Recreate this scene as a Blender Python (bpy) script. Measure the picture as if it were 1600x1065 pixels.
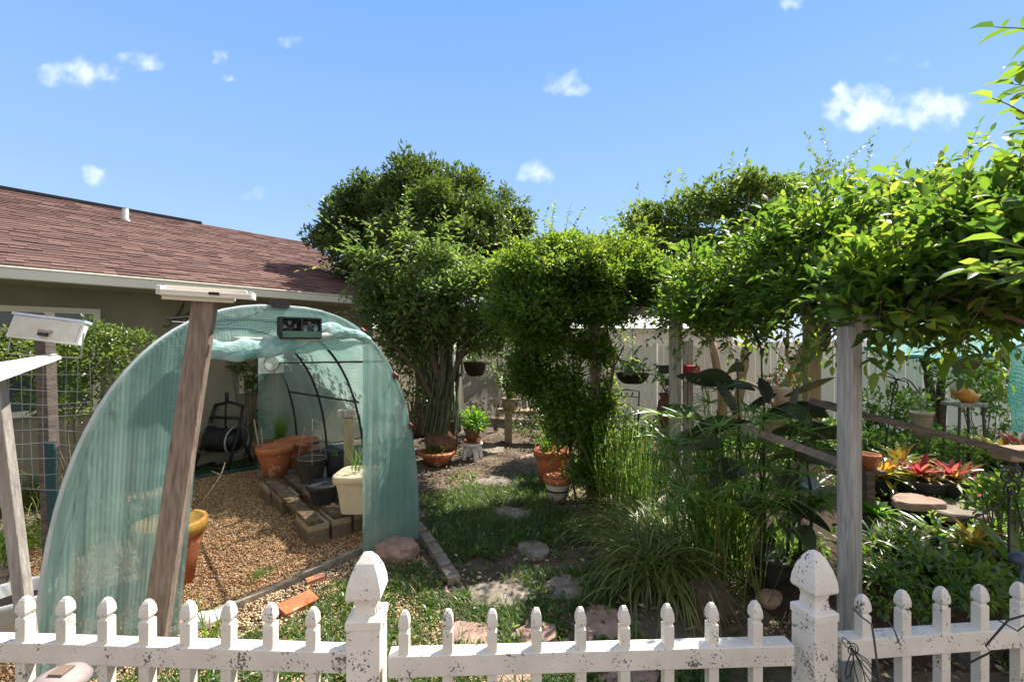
import bpy, math, random
import numpy as np
from mathutils import Vector, Matrix
R = math.radians
random.seed(7); rng = np.random.default_rng(11)
for o in list(bpy.data.objects): bpy.data.objects.remove(o)
scene = bpy.context.scene; col = scene.collection
# ---------------------------------------------------------------- camera
H = 1.9; F = 711.0
cam = bpy.data.objects.new('camera', bpy.data.cameras.new('camera')); col.objects.link(cam)
cam.location = (0, 0, H); cam.rotation_euler = (R(90), 0, 0)
cam.data.lens = 16.0; cam.data.sensor_width = 36.0; cam.data.clip_end = 3000; cam.data.clip_start = .05
scene.camera = cam
# ---------------------------------------------------------------- sun and sky
SUN_AZ, SUN_EL = 48.0, 54.0
sd = Vector((math.sin(R(SUN_AZ))*math.cos(R(SUN_EL)), math.cos(R(SUN_AZ))*math.cos(R(SUN_EL)), math.sin(R(SUN_EL))))
sun = bpy.data.objects.new('sun', bpy.data.lights.new('sun', 'SUN')); col.objects.link(sun)
sun.data.energy = 5.0; sun.data.angle = R(.5); sun.data.color = (1, .94, .83)
sun.rotation_euler = (-sd).to_track_quat('-Z', 'Y').to_euler(); sun.location = sd*40
scene.view_settings.view_transform = 'Standard'; scene.view_settings.look = 'None'
scene.view_settings.exposure = 1.10; scene.view_settings.gamma = 1
w = bpy.data.worlds.new('World'); scene.world = w; w.use_nodes = True
nt = w.node_tree; nt.nodes.clear(); L = nt.links.new
def N(t, **k):
    n = nt.nodes.new(t)
    for a, b in k.items(): setattr(n, a, b)
    return n
def M(op, a, b=None, c=None, clamp=False):
    n = N('ShaderNodeMath', operation=op); n.use_clamp = clamp
    for i, v in enumerate((a, b, c)):
        if v is None: continue
        if isinstance(v, (int, float)): n.inputs[i].default_value = v
        else: L(v, n.inputs[i])
    return n.outputs[0]
sky = N('ShaderNodeTexSky', sky_type='NISHITA'); sky.sun_disc = False
sky.sun_elevation = R(SUN_EL); sky.sun_rotation = R(SUN_AZ); sky.air_density = 1.25; sky.dust_density = 0.0; sky.ozone_density = 3.0
tc = N('ShaderNodeTexCoord'); sep = N('ShaderNodeSeparateXYZ'); L(tc.outputs['Generated'], sep.inputs[0])
dy = M('MAXIMUM', sep.outputs[1], .02); qx = M('DIVIDE', sep.outputs[0], dy); qz = M('DIVIDE', sep.outputs[2], dy)
nz = N('ShaderNodeTexNoise'); nz.inputs['Scale'].default_value = 19; nz.inputs['Detail'].default_value = 7; nz.inputs['Roughness'].default_value = .52
cmb = N('ShaderNodeCombineXYZ'); L(qx, cmb.inputs[0]); L(qz, cmb.inputs[1]); L(cmb.outputs[0], nz.inputs['Vector'])
nzv = M('SUBTRACT', nz.outputs[0], .5)
nw = N('ShaderNodeTexNoise'); nw.inputs['Scale'].default_value = 22; nw.inputs['Detail'].default_value = 5; L(cmb.outputs[0], nw.inputs['Vector']); sw = N('ShaderNodeSeparateXYZ'); L(nw.outputs['Color'], sw.inputs[0])
qxw = M('ADD', qx, M('MULTIPLY_ADD', sw.outputs[0], .10, -.05)); qzw = M('ADD', qz, M('MULTIPLY_ADD', sw.outputs[1], .06, -.03))
acc = None
for (px, py, rx, ry, k) in [(120,115,62,22,.8),(150,122,36,12,.6),(222,95,36,16,.55),(343,93,20,13,.6),(352,122,11,7,.5),(453,65,20,13,.62),
        (885,136,40,21,.75),(900,124,20,16,.6),(843,270,30,20,.8),(152,277,25,18,.6),(400,300,22,14,.4),(1342,167,56,38,1.15),(1400,180,60,24,.8),(1462,168,58,32,.95),(1430,192,30,18,.7),(1240,6,24,12,.5),(1405,95,24,9,.25),(1440,97,20,9,.22)]:
    a = M('DIVIDE', M('SUBTRACT', qxw, (px-800)/F), rx*1.15/F); b = M('DIVIDE', M('SUBTRACT', qzw, (532.5-py)/F), ry*1.1/F)
    r2 = M('ADD', M('MULTIPLY', a, a), M('MULTIPLY', b, b))
    m = M('MULTIPLY', M('MAXIMUM', M('SUBTRACT', 1, r2), 0), k)
    acc = m if acc is None else M('MAXIMUM', acc, m)
msk = M('MULTIPLY', acc, M('MULTIPLY_ADD', nzv, 3.2, .78), clamp=True)
mr = N('ShaderNodeMapRange', interpolation_type='SMOOTHSTEP'); L(msk, mr.inputs[0]); mr.inputs[1].default_value = .0; mr.inputs[2].default_value = 1.0; mr.inputs[4].default_value = .66
gr = N('ShaderNodeValToRGB'); L(M('MAXIMUM', sep.outputs[2], 0), gr.inputs[0]); ge = gr.color_ramp.elements
ge[0].color = (.58, .76, .98, 1); ge[1].position = .62; ge[1].color = (.195, .43, .93, 1); g2 = ge.new(.28); g2.color = (.34, .59, .97, 1)
gm = N('ShaderNodeMixRGB', blend_type='MULTIPLY'); gm.inputs[0].default_value = 1; L(gr.outputs[0], gm.inputs[1]); gm.inputs[2].default_value = (3.85, 3.7, 3.8, 1)
sk = N('ShaderNodeMixRGB'); sk.inputs[0].default_value = .9; L(sky.outputs[0], sk.inputs[1]); L(gm.outputs[0], sk.inputs[2])
mix = N('ShaderNodeMixRGB'); bh = N('ShaderNodeMapRange', interpolation_type='SMOOTHSTEP'); L(sep.outputs[1], bh.inputs[0]); bh.inputs[1].default_value = .12; bh.inputs[2].default_value = -.45      # unseen bright cloud added behind and overhead to lift and neutralise the shade
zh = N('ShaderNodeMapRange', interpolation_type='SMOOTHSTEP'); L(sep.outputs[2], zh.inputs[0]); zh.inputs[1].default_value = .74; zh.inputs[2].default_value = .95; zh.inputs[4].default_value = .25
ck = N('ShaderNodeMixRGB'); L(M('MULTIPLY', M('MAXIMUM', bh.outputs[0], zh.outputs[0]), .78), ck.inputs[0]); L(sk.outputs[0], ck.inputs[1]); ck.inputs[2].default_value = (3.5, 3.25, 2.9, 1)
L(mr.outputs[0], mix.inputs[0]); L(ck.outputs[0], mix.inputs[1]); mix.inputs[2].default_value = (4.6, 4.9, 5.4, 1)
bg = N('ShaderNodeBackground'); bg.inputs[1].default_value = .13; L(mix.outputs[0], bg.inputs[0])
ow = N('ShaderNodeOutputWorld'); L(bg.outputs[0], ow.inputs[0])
# ---------------------------------------------------------------- places
def P(px, py, Y): return Vector(((px-800)/F*Y, Y, H-(py-532.5)/F*Y))
def G(px, py, z=0): Y = F*(H-z)/(py-532.5); return Vector(((px-800)/F*Y, Y, z))
HA = R(38); hd = Vector((math.sin(HA), math.cos(HA), 0)); hn = Vector((-math.cos(HA), math.sin(HA), 0))   # along the house, away from us
def W(px, py, perp):          # point on a vertical plane parallel to the house
    k = (px-800)/F; Y = perp/(hn.x*k+hn.y); return P(px, py, Y)
# ---------------------------------------------------------------- mesh tools
class MB:
    def __init__(s): s.v = []; s.f = []; s.lv = []
    def add(s, vs, fs, c=0.5):
        b = len(s.v); s.v += [Vector(x) for x in vs]; s.f += [tuple(i+b for i in f) for f in fs]; s.lv += [c]*len(vs); return s
    def box(s, c, size, M3=None, c_=.5, jit=0):
        x, y, z = size[0]/2, size[1]/2, size[2]/2; M3 = M3 or Matrix.Identity(3); c = Vector(c)
        vs = [c + M3 @ Vector((a*x+random.uniform(-jit,jit), b*y+random.uniform(-jit,jit), d*z+random.uniform(-jit,jit))) for a in (-1,1) for b in (-1,1) for d in (-1,1)]
        return s.add(vs, [(0,1,3,2),(4,6,7,5),(0,4,5,1),(2,3,7,6),(0,2,6,4),(1,5,7,3)], c_)
    def bar(s, a, b, wd, th, side=None):     # rectangular beam between two points
        a, b = Vector(a), Vector(b); d = (b-a).normalized(); side = Vector(side or (0,0,1))
        x = d.cross(side).normalized(); y = x.cross(d).normalized()
        vs = [p + x*i*wd/2 + y*j*th/2 for p in (a, b) for (i, j) in ((-1,-1),(1,-1),(1,1),(-1,1))]
        return s.add(vs, [(0,1,2,3),(7,6,5,4),(0,4,5,1),(1,5,6,2),(2,6,7,3),(3,7,4,0)])
    def tube(s, pts, r, n=8, closed=False, c=.5):
        pts = [Vector(p) for p in pts]; k = len(pts); rs = r if isinstance(r, (list, tuple)) else [r]*k
        vs = []; up = None
        for i, p in enumerate(pts):
            if closed: d = pts[(i+1)%k]-pts[i-1]
            else: d = pts[min(i+1,k-1)]-pts[max(i-1,0)]
            d = d.normalized()
            if up is None: up = Vector((0,0,1)) if abs(d.z) < .9 else Vector((1,0,0))
            x = d.cross(up).normalized(); up = x.cross(d).normalized()
            for j in range(n):
                a = 2*math.pi*j/n; vs.append(p + (x*math.cos(a)+up*math.sin(a))*rs[i])
        fs = []
        for i in range(k if closed else k-1):
            i2 = (i+1)%k
            for j in range(n): fs.append((i*n+j, i*n+(j+1)%n, i2*n+(j+1)%n, i2*n+j))
        if not closed: fs += [tuple(range(n))[::-1], tuple((k-1)*n+j for j in range(n))]
        return s.add(vs, fs, c)
    def lathe(s, prof, c=(0,0,0), n=28, sq=None, M3=None, flute=0, nf=0, squash=1):   # prof of (r, z); open ends capped
        c = Vector(c); vs = []; fs = []; k = len(prof)
        for (r, z) in prof:
            for j in range(n):
                a = 2*math.pi*j/n + (math.pi/4 if n == 4 else 0); rr = r*(1.41421 if n == 4 else 1)
                if sq: rr = r/((abs(math.cos(a))**sq+abs(math.sin(a))**sq)**(1/sq))
                if flute: rr *= 1-flute*(0.5+0.5*math.cos(nf*a))**2
                q = Vector((rr*math.cos(a), rr*math.sin(a)*squash, z)); vs.append(c + (M3 @ q if M3 else q))
        for i in range(k-1):
            for j in range(n): fs.append((i*n+j, i*n+(j+1)%n, (i+1)*n+(j+1)%n, (i+1)*n+j))
        if prof[0][0] > 1e-4: fs.append(tuple(range(n))[::-1])
        if prof[-1][0] > 1e-4: fs.append(tuple((k-1)*n+j for j in range(n)))
        return s.add(vs, fs)
    def sheet(s, fn, nu, nv):
        vs = [fn(i/nu, j/nv) for i in range(nu+1) for j in range(nv+1)]
        return s.add(vs, [(i*(nv+1)+j, (i+1)*(nv+1)+j, (i+1)*(nv+1)+j+1, i*(nv+1)+j+1) for i in range(nu) for j in range(nv)])
    def mesh(s, name, off=(0,0,0), smooth=False):
        m = bpy.data.meshes.new(name); off = Vector(off)
        m.from_pydata([v-off for v in s.v], [], s.f); m.update()
        at = m.attributes.new('lv', 'FLOAT', 'POINT'); at.data.foreach_set('value', s.lv)
        if smooth: m.polygons.foreach_set('use_smooth', [True]*len(m.polygons))
        return m
def npmesh(name, V, tris, quads, lv, off=(0,0,0), smooth=False):
    m = bpy.data.meshes.new(name); V = V-np.array(off)[None]
    m.vertices.add(len(V)); m.vertices.foreach_set('co', V.astype(np.float32).ravel())
    tris = np.asarray(tris, np.int32).reshape(-1, 3); quads = np.asarray(quads, np.int32).reshape(-1, 4)
    nl = tris.size+quads.size; m.loops.add(nl); m.loops.foreach_set('vertex_index', np.concatenate([tris.ravel(), quads.ravel()]).astype(np.int32))
    tot = np.concatenate([np.full(len(tris), 3), np.full(len(quads), 4)]).astype(np.int32); st = np.concatenate([[0], np.cumsum(tot)[:-1]]).astype(np.int32)
    m.polygons.add(len(tot)); m.polygons.foreach_set('loop_start', st); m.polygons.foreach_set('loop_total', tot)
    if smooth: m.polygons.foreach_set('use_smooth', np.ones(len(tot), bool))
    m.update(calc_edges=True); m.validate()
    at = m.attributes.new('lv', 'FLOAT', 'POINT'); at.data.foreach_set('value', lv.astype(np.float32))
    return m
def nrm(a): return a/np.maximum(np.linalg.norm(a, axis=-1, keepdims=True), 1e-9)
T_FAR = (np.array([(0,0,0),(.45,.5,.1),(1,0,-.06),(.45,-.5,.1)]), [(0,2,1),(0,3,2)], [])
T_MID = (np.array([(0,0,0),(.3,.44,.1),(.3,0,0),(.3,-.44,.1),(.68,.36,.05),(.68,0,-.05),(.68,-.36,.05),(1,0,-.14)]), [(0,2,1),(0,3,2),(4,5,7),(5,6,7)], [(1,2,5,4),(2,3,6,5)])
class Cloud:      # many leaves or blades gathered into one mesh
    def __init__(s): s.V = []; s.T = []; s.Q = []; s.C = []; s.n = 0
    def push(s, V, T, Q, C):
        s.V.append(V); s.C.append(C)
        if len(T): s.T.append(np.asarray(T)+s.n)
        if len(Q): s.Q.append(np.asarray(Q)+s.n)
        s.n += len(V)
    def leaves(s, pos, d, up, size, width=.45, tpl=T_FAR, lv=None):
        n = len(pos); tv, tt, tq = tpl; k = len(tv); d = nrm(d); sd_ = nrm(np.cross(d, up)); nn = np.cross(sd_, d); size = np.broadcast_to(np.asarray(size, float), (n,))[:, None, None]
        width = np.broadcast_to(np.asarray(width, float), (n,))[:, None, None]
        V = pos[:, None] + size*(tv[None, :, 0:1]*d[:, None] + tv[None, :, 1:2]*width*sd_[:, None] + tv[None, :, 2:3]*nn[:, None])
        off = (np.arange(n)*k)[:, None, None]; lv = rng.random(n) if lv is None else lv
        T = (np.array(tt)[None]+off).reshape(-1, 3) if len(tt) else []; Q = (np.array(tq)[None]+off).reshape(-1, 4) if len(tq) else []
        s.push(V.reshape(-1, 3), T, Q, np.repeat(lv, k))
    def blades(s, base, head, el, length, width, droop, K=5, prof='grass', lv=None, twist=0, gut=0, tw=None):
        n = len(base); A = lambda x: np.broadcast_to(np.asarray(x, float), (n,))
        el, length, width, droop = A(el), A(length), A(width), A(droop); hv = np.stack([np.cos(head), np.sin(head), 0*head], 1); sv = np.stack([-np.sin(head), np.cos(head), 0*head], 1)
        tw = rng.uniform(-1, 1, n)*twist if tw is None else A(tw); pos = base.copy(); out = []
        m = 3 if gut else 2
        for i in range(K+1):
            t = i/K; th = el-droop*t
            if i: pos = pos + (length/K)[:, None]*(np.cos(th)[:, None]*hv + np.sin(th)[:, None]*np.array([0, 0, 1.])[None])
            wd = {'grass': (1-t)**.6*.5+.02, 'strap': .5*min(1, (1-t)*3.2)**.7+.01, 'leaf': .5*max(math.sin(math.pi*min(1, t*.97+.03))**.75, .04), 'thin': .5}[prof]
            nv = -np.sin(th)[:, None]*hv + np.cos(th)[:, None]*np.array([0, 0, 1.])[None]
            sw = sv*np.cos(tw)[:, None] + nv*np.sin(tw)[:, None]; e = sw*(width*wd)[:, None]; g = nv*(width*wd*gut)[:, None]
            out += [pos-e+g, pos, pos+e+g] if gut else [pos-e, pos+e]
        V = np.stack(out, 1).reshape(-1, 3); k = m*(K+1); off = (np.arange(n)*k)[:, None, None]
        q = [(m*i+j, m*i+j+1, m*i+m+j+1, m*i+m+j) for i in range(K) for j in range(m-1)]
        lv = rng.random(n) if lv is None else lv
        s.push(V, [], (np.array(q)[None]+off).reshape(-1, 4), np.repeat(lv, k)); return pos
    def mesh(s, name, off=(0,0,0), smooth=False):
        return npmesh(name, np.concatenate(s.V), np.concatenate(s.T) if s.T else [], np.concatenate(s.Q) if s.Q else [], np.concatenate(s.C), off, smooth)
# ---------------------------------------------------------------- objects
def props(o, label=None, cat=None, group=None, kind=None):
    for k, v in (('label', label), ('category', cat), ('group', group), ('kind', kind)):
        if v: o[k] = v
    return o
def solo(name, label, cat, mb, mat, group=None, kind=None, smooth=False, loc=None):
    if loc is None:
        loc = np.mean([tuple(v) for v in mb.v], 0) if isinstance(mb, MB) else np.mean(np.concatenate(mb.V), 0)
        loc = (float(loc[0]), float(loc[1]), 0.0)
    m = mb.mesh(name, loc, smooth); m.materials.append(mat); o = bpy.data.objects.new(name, m); o.location = loc; col.objects.link(o)
    return props(o, label, cat, group, kind)
class Thing:
    def __init__(s, name, label, cat, loc, group=None, rz=0, kind=None):
        s.o = bpy.data.objects.new(name, None); col.objects.link(s.o); s.o.location = loc; s.o.rotation_euler = (0, 0, rz); s.loc = Vector(loc); s.rz = rz
        s.o.empty_display_size = .1; props(s.o, label, cat, group, kind)
    def part(s, name, mb, mat, label=None, local=False, smooth=False, parent=None, kind=None, bevel=0):
        m = mb.mesh(name, (0,0,0) if local else s.loc, smooth); m.materials.append(mat); o = bpy.data.objects.new(name, m); col.objects.link(o); o.parent = parent or s.o
        if bevel:
            b = o.modifiers.new('bevel', 'BEVEL'); b.width = bevel; b.segments = 2; b.limit_method = 'ANGLE'
        return props(o, label, kind=kind)
def copy_tree(o, parent=None):
    c = o.copy(); col.objects.link(c); c.parent = parent
    for ch in list(o.children): copy_tree(ch, c)
    return c
# ---------------------------------------------------------------- materials
MATS = {}
def mkmat(name, c1, c2=None, rough=.75, scale=6, bump=0, bscale=60, c3=None, spots=None, spec=.3, metal=0, stretch=None, attr=None, detail=6, coords='Object', trans=0, sheen=0):
    m = bpy.data.materials.new(name); m.use_nodes = True; t = m.node_tree; t.nodes.clear(); l = t.links.new
    out = t.nodes.new('ShaderNodeOutputMaterial'); p = t.nodes.new('ShaderNodeBsdfPrincipled'); l(p.outputs[0], out.inputs[0])
    p.inputs['Roughness'].default_value = rough; p.inputs['Specular IOR Level'].default_value = spec; p.inputs['Metallic'].default_value = metal
    tcn = t.nodes.new('ShaderNodeTexCoord'); mp = t.nodes.new('ShaderNodeMapping'); l(tcn.outputs[coords], mp.inputs[0])
    if stretch: mp.inputs['Scale'].default_value = stretch
    c2 = c2 or tuple(x*.75 for x in c1)
    n = t.nodes.new('ShaderNodeTexNoise'); n.inputs['Scale'].default_value = scale; n.inputs['Detail'].default_value = detail; n.inputs['Roughness'].default_value = .65; l(mp.outputs[0], n.inputs[0])
    cr = t.nodes.new('ShaderNodeValToRGB'); e = cr.color_ramp.elements; e[0].position = .35; e[0].color = (*c2, 1); e[1].position = .62; e[1].color = (*c1, 1)
    if c3: x = e.new(.8); x.color = (*c3, 1)
    if attr:
        a = t.nodes.new('ShaderNodeAttribute'); a.attribute_name = 'lv'; ad = t.nodes.new('ShaderNodeMath'); ad.operation = 'MULTIPLY_ADD'; l(n.outputs[0], ad.inputs[0]); ad.inputs[1].default_value = 1-attr
        mu = t.nodes.new('ShaderNodeMath'); mu.operation = 'MULTIPLY'; mu.inputs[1].default_value = attr; l(a.outputs['Fac'], mu.inputs[0]); l(mu.outputs[0], ad.inputs[2]); l(ad.outputs[0], cr.inputs[0])
    else: l(n.outputs[0], cr.inputs[0])
    colr = cr.outputs[0]
    if spots:      # (colour, scale, threshold)
        n2 = t.nodes.new('ShaderNodeTexNoise'); n2.inputs['Scale'].default_value = spots[1]; n2.inputs['Detail'].default_value = 3; l(tcn.outputs[coords], n2.inputs[0])
        n3 = t.nodes.new('ShaderNodeTexNoise'); n3.inputs['Scale'].default_value = spots[1]*.12; n3.inputs['Detail'].default_value = 2; l(tcn.outputs[coords], n3.inputs[0])
        sm = t.nodes.new('ShaderNodeMath'); sm.operation = 'MULTIPLY_ADD'; l(n3.outputs[0], sm.inputs[0]); sm.inputs[1].default_value = .8; l(n2.outputs[0], sm.inputs[2])
        mr_ = t.nodes.new('ShaderNodeMapRange'); mr_.inputs[1].default_value = spots[2]; mr_.inputs[2].default_value = spots[2]+.07; l(sm.outputs[0], mr_.inputs[0]); mr_.inputs[4].default_value = .85
        mx = t.nodes.new('ShaderNodeMixRGB'); l(mr_.outputs[0], mx.inputs[0]); l(colr, mx.inputs[1]); mx.inputs[2].default_value = (*spots[0], 1); colr = mx.outputs[0]
    l(colr, p.inputs['Base Color'])
    if bump:
        nb = t.nodes.new('ShaderNodeTexNoise'); nb.inputs['Scale'].default_value = bscale; nb.inputs['Detail'].default_value = 5; l(mp.outputs[0], nb.inputs[0])
        b = t.nodes.new('ShaderNodeBump'); b.inputs['Strength'].default_value = min(1, bump); b.inputs['Distance'].default_value = .01*max(1, bump); l(nb.outputs[0], b.inputs['Height']); l(b.outputs[0], p.inputs['Normal'])
    if trans:
        tr = t.nodes.new('ShaderNodeBsdfTranslucent'); l(colr, tr.inputs[0]); ms = t.nodes.new('ShaderNodeMixShader'); ms.inputs[0].default_value = trans; l(p.outputs[0], ms.inputs[1]); l(tr.outputs[0], ms.inputs[2]); l(ms.outputs[0], out.inputs[0])
    MATS[name] = m; return m
def leafmat(name, cols, tcols=None, trans=.42, rough=.42, spec=.5):
    """cols: list of (pos, rgb) along the leaf's own random value; tcols: the colour light takes going through"""
    m = bpy.data.materials.new(name); m.use_nodes = True; t = m.node_tree; t.nodes.clear(); l = t.links.new
    out = t.nodes.new('ShaderNodeOutputMaterial'); p = t.nodes.new('ShaderNodeBsdfPrincipled'); a = t.nodes.new('ShaderNodeAttribute'); a.attribute_name = 'lv'
    def ramp(cs):
        cr = t.nodes.new('ShaderNodeValToRGB'); e = cr.color_ramp.elements; e[0].position = cs[0][0]; e[0].color = (*cs[0][1], 1); e[1].position = cs[-1][0]; e[1].color = (*cs[-1][1], 1)
        for q in cs[1:-1]: x = e.new(q[0]); x.color = (*q[1], 1)
        l(a.outputs['Fac'], cr.inputs[0]); return cr.outputs[0]
    c = ramp(cols); l(c, p.inputs['Base Color']); p.inputs['Roughness'].default_value = rough; p.inputs['Specular IOR Level'].default_value = spec
    tr = t.nodes.new('ShaderNodeBsdfTranslucent')
    tcols = tcols or [(q, (min(1, r*3.2+.05), min(1, g*3.0+.05), b*1.2)) for q, (r, g, b) in cols]
    l(ramp(tcols), tr.inputs[0]); ms = t.nodes.new('ShaderNodeMixShader'); ms.inputs[0].default_value = trans
    l(p.outputs[0], ms.inputs[1]); l(tr.outputs[0], ms.inputs[2]); l(ms.outputs[0], out.inputs[0]); return m
def netmat(name, c, tc_, open_=.3, cell=.019, rough=.6):
    """woven shade cloth: threads on a fine grid in the sheet's own metric UVs"""
    m = bpy.data.materials.new(name); m.use_nodes = True; t = m.node_tree; t.nodes.clear(); l = t.links.new
    out = t.nodes.new('ShaderNodeOutputMaterial'); p = t.nodes.new('ShaderNodeBsdfPrincipled'); p.inputs['Roughness'].default_value = rough
    tcn = t.nodes.new('ShaderNodeTexCoord'); sp = t.nodes.new('ShaderNodeSeparateXYZ'); l(tcn.outputs['UV'], sp.inputs[0])
    def Mm(op, a, b=None, c_=None, cl=False):
        n = t.nodes.new('ShaderNodeMath'); n.operation = op; n.use_clamp = cl
        for i, v in enumerate((a, b, c_)):
            if v is None: continue
            if isinstance(v, (int, float)): n.inputs[i].default_value = v
            else: l(v, n.inputs[i])
        return n.outputs[0]
    sx = Mm('SINE', Mm('MULTIPLY', sp.outputs[0], 2*math.pi/cell)); sy = Mm('SINE', Mm('MULTIPLY', sp.outputs[1], 2*math.pi/(cell*.85)))
    g = Mm('MULTIPLY', Mm('MULTIPLY_ADD', sx, .5, .5), Mm('MULTIPLY_ADD', sy, .5, .5))
    n1 = t.nodes.new('ShaderNodeTexNoise'); n1.inputs['Scale'].default_value = 2.2; n1.inputs['Detail'].default_value = 4; l(tcn.outputs['Object'], n1.inputs[0])
    cr = t.nodes.new('ShaderNodeValToRGB'); e = cr.color_ramp.elements; e[0].position = .38; e[0].color = (*c, 1); e[1].position = .66; e[1].color = (*tc_, 1); l(n1.outputs[0], cr.inputs[0])
    l(cr.outputs[0], p.inputs['Base Color'])
    mpw = t.nodes.new('ShaderNodeMapping'); mpw.inputs['Scale'].default_value = (3, 1.2, 1); mpw.inputs['Rotation'].default_value = (0, 0, .5); l(tcn.outputs['UV'], mpw.inputs[0]); nw_ = t.nodes.new('ShaderNodeTexNoise'); nw_.inputs['Scale'].default_value = 3.5; nw_.inputs['Detail'].default_value = 3; nw_.inputs['Distortion'].default_value = 1.2; l(mpw.outputs[0], nw_.inputs[0])
    bw = t.nodes.new('ShaderNodeBump'); bw.inputs['Strength'].default_value = .25; bw.inputs['Distance'].default_value = .05; l(nw_.outputs[0], bw.inputs['Height']); l(bw.outputs[0], p.inputs['Normal'])
    tr = t.nodes.new('ShaderNodeBsdfTranslucent'); l(cr.outputs[0], tr.inputs[0]); ms = t.nodes.new('ShaderNodeMixShader'); ms.inputs[0].default_value = .5; l(p.outputs[0], ms.inputs[1]); l(tr.outputs[0], ms.inputs[2])
    tp = t.nodes.new('ShaderNodeBsdfTransparent'); m2 = t.nodes.new('ShaderNodeMixShader')
    l(Mm('MULTIPLY_ADD', Mm('MULTIPLY_ADD', g, 3.0, -.45, cl=True), min(.7, open_*2.4), .3 if open_ > .5 else .03, cl=True), m2.inputs[0]); l(ms.outputs[0], m2.inputs[1]); l(tp.outputs[0], m2.inputs[2]); l(m2.outputs[0], out.inputs[0]); return m
def uvsheet(o, nu, nv, su, sv, bu=0):      # metric UVs for a (nu x nv) grid sheet
    me = o.data; uv = me.uv_layers.new(name='UVMap'); d = np.zeros((len(me.loops), 2), np.float32); vi = np.zeros(len(me.loops), np.int32); me.loops.foreach_get('vertex_index', vi)
    d[:, 0] = (vi//(nv+1))/nu*su; d[:, 1] = (vi % (nv+1))/nv*sv; uv.data.foreach_set('uv', d.ravel())
white_vinyl = mkmat('white_vinyl', (.80,.755,.68), (.64,.60,.53), rough=.45, scale=4, spots=((.07,.072,.07), 85, 1.05), bump=.15, bscale=120)
post_vinyl = mkmat('post_vinyl', (.83,.78,.70), (.75,.70,.63), rough=.45, scale=9, spots=((.08,.085,.09), 95, 1.02), bump=.15, bscale=120)
white_pl = mkmat('white_plastic', (.78,.78,.76), (.62,.62,.60), rough=.4)
cream = mkmat('cream_plastic', (.72,.62,.44), (.62,.52,.36), rough=.5)
stucco = mkmat('stucco', (.30,.27,.195), (.25,.225,.16), rough=.9, scale=3, bump=.5, bscale=90)
shingle = mkmat('shingle', (.195,.118,.103), (.13,.08,.072), rough=.95, scale=40, c3=(.255,.16,.138), attr=.40, bump=.7, bscale=220, spec=.08)
trimw = mkmat('trim', (.78,.73,.63), (.70,.65,.55), rough=.5, scale=2)
black = mkmat('black_plastic', (.018,.019,.022), (.03,.031,.034), rough=.45)
iron = mkmat('iron', (.012,.012,.014), (.03,.025,.022), rough=.5, spec=.4)
rust = mkmat('rusty_wire', (.40,.30,.25), (.18,.12,.10), rough=.7)
galv = mkmat('galvanised', (.42,.42,.41), (.25,.25,.24), rough=.45, metal=.6)
terra = mkmat('terracotta', (.50,.155,.06), (.33,.105,.05), rough=.85, scale=6, c3=(.60,.30,.20), bump=.3, bscale=50, spots=((.58,.42,.33), 16, 1.03))
terraold = mkmat('old_terracotta', (.24,.11,.07), (.13,.07,.05), rough=.9, scale=9, c3=(.44,.30,.22), bump=.4)
chip = mkmat('chipped_paint_pot', (.62,.58,.50), (.55,.50,.42), rough=.85, scale=7, spots=((.05,.04,.035), 34, .98))
soil = mkmat('soil', (.06,.04,.028), (.03,.02,.014), rough=1, scale=30, bump=1, bscale=70)
oldwood = mkmat('weathered_wood', (.31,.235,.185), (.16,.115,.09), rough=.9, scale=5, stretch=(9,9,.8), c3=(.38,.30,.24), bump=.7, bscale=22)
greywood = mkmat('grey_wood', (.40,.37,.33), (.22,.195,.17), rough=.9, scale=5, stretch=(9,9,.7), c3=(.56,.50,.43), bump=.6, bscale=22)
darkwood = mkmat('dark_wood', (.15,.12,.10), (.08,.06,.05), rough=.9, scale=6, stretch=(2,2,9), bump=.6, bscale=25)
plankwood = mkmat('plank_wood', (.22,.14,.085), (.07,.045,.03), rough=.85, scale=9, c3=(.62,.55,.46), bump=.6, bscale=40)
tanwood = mkmat('tan_wood', (.40,.32,.19), (.28,.22,.13), rough=.85, scale=5, stretch=(8,8,1), bump=.4)
concrete = mkmat('concrete', (.42,.315,.22), (.27,.205,.145), rough=.95, scale=11, bump=.7, bscale=120)
flag = mkmat('flagstone', (.27,.225,.185), (.14,.115,.095), rough=.9, scale=8, c3=(.38,.33,.28), bump=1.2, bscale=18)
redstone = mkmat('red_stone', (.38,.25,.195), (.21,.14,.115), rough=.9, scale=7, c3=(.56,.42,.32), bump=1, bscale=20)
bark = mkmat('bark', (.13,.09,.06), (.06,.042,.03), rough=.95, scale=8, stretch=(6,6,1), bump=1, bscale=30)
tanbark = mkmat('tan_bark', (.36,.25,.15), (.22,.14,.085), rough=.8, scale=6, stretch=(5,5,1), bump=.5)
fencewhite = mkmat('fence_white', (.86,.83,.77), (.80,.77,.70), rough=.6, scale=2, stretch=(1,1,.3))
fabric = mkmat('fabric', (.36,.32,.27), (.28,.25,.21), rough=.95, scale=5, bump=.3, trans=.25)
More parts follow.
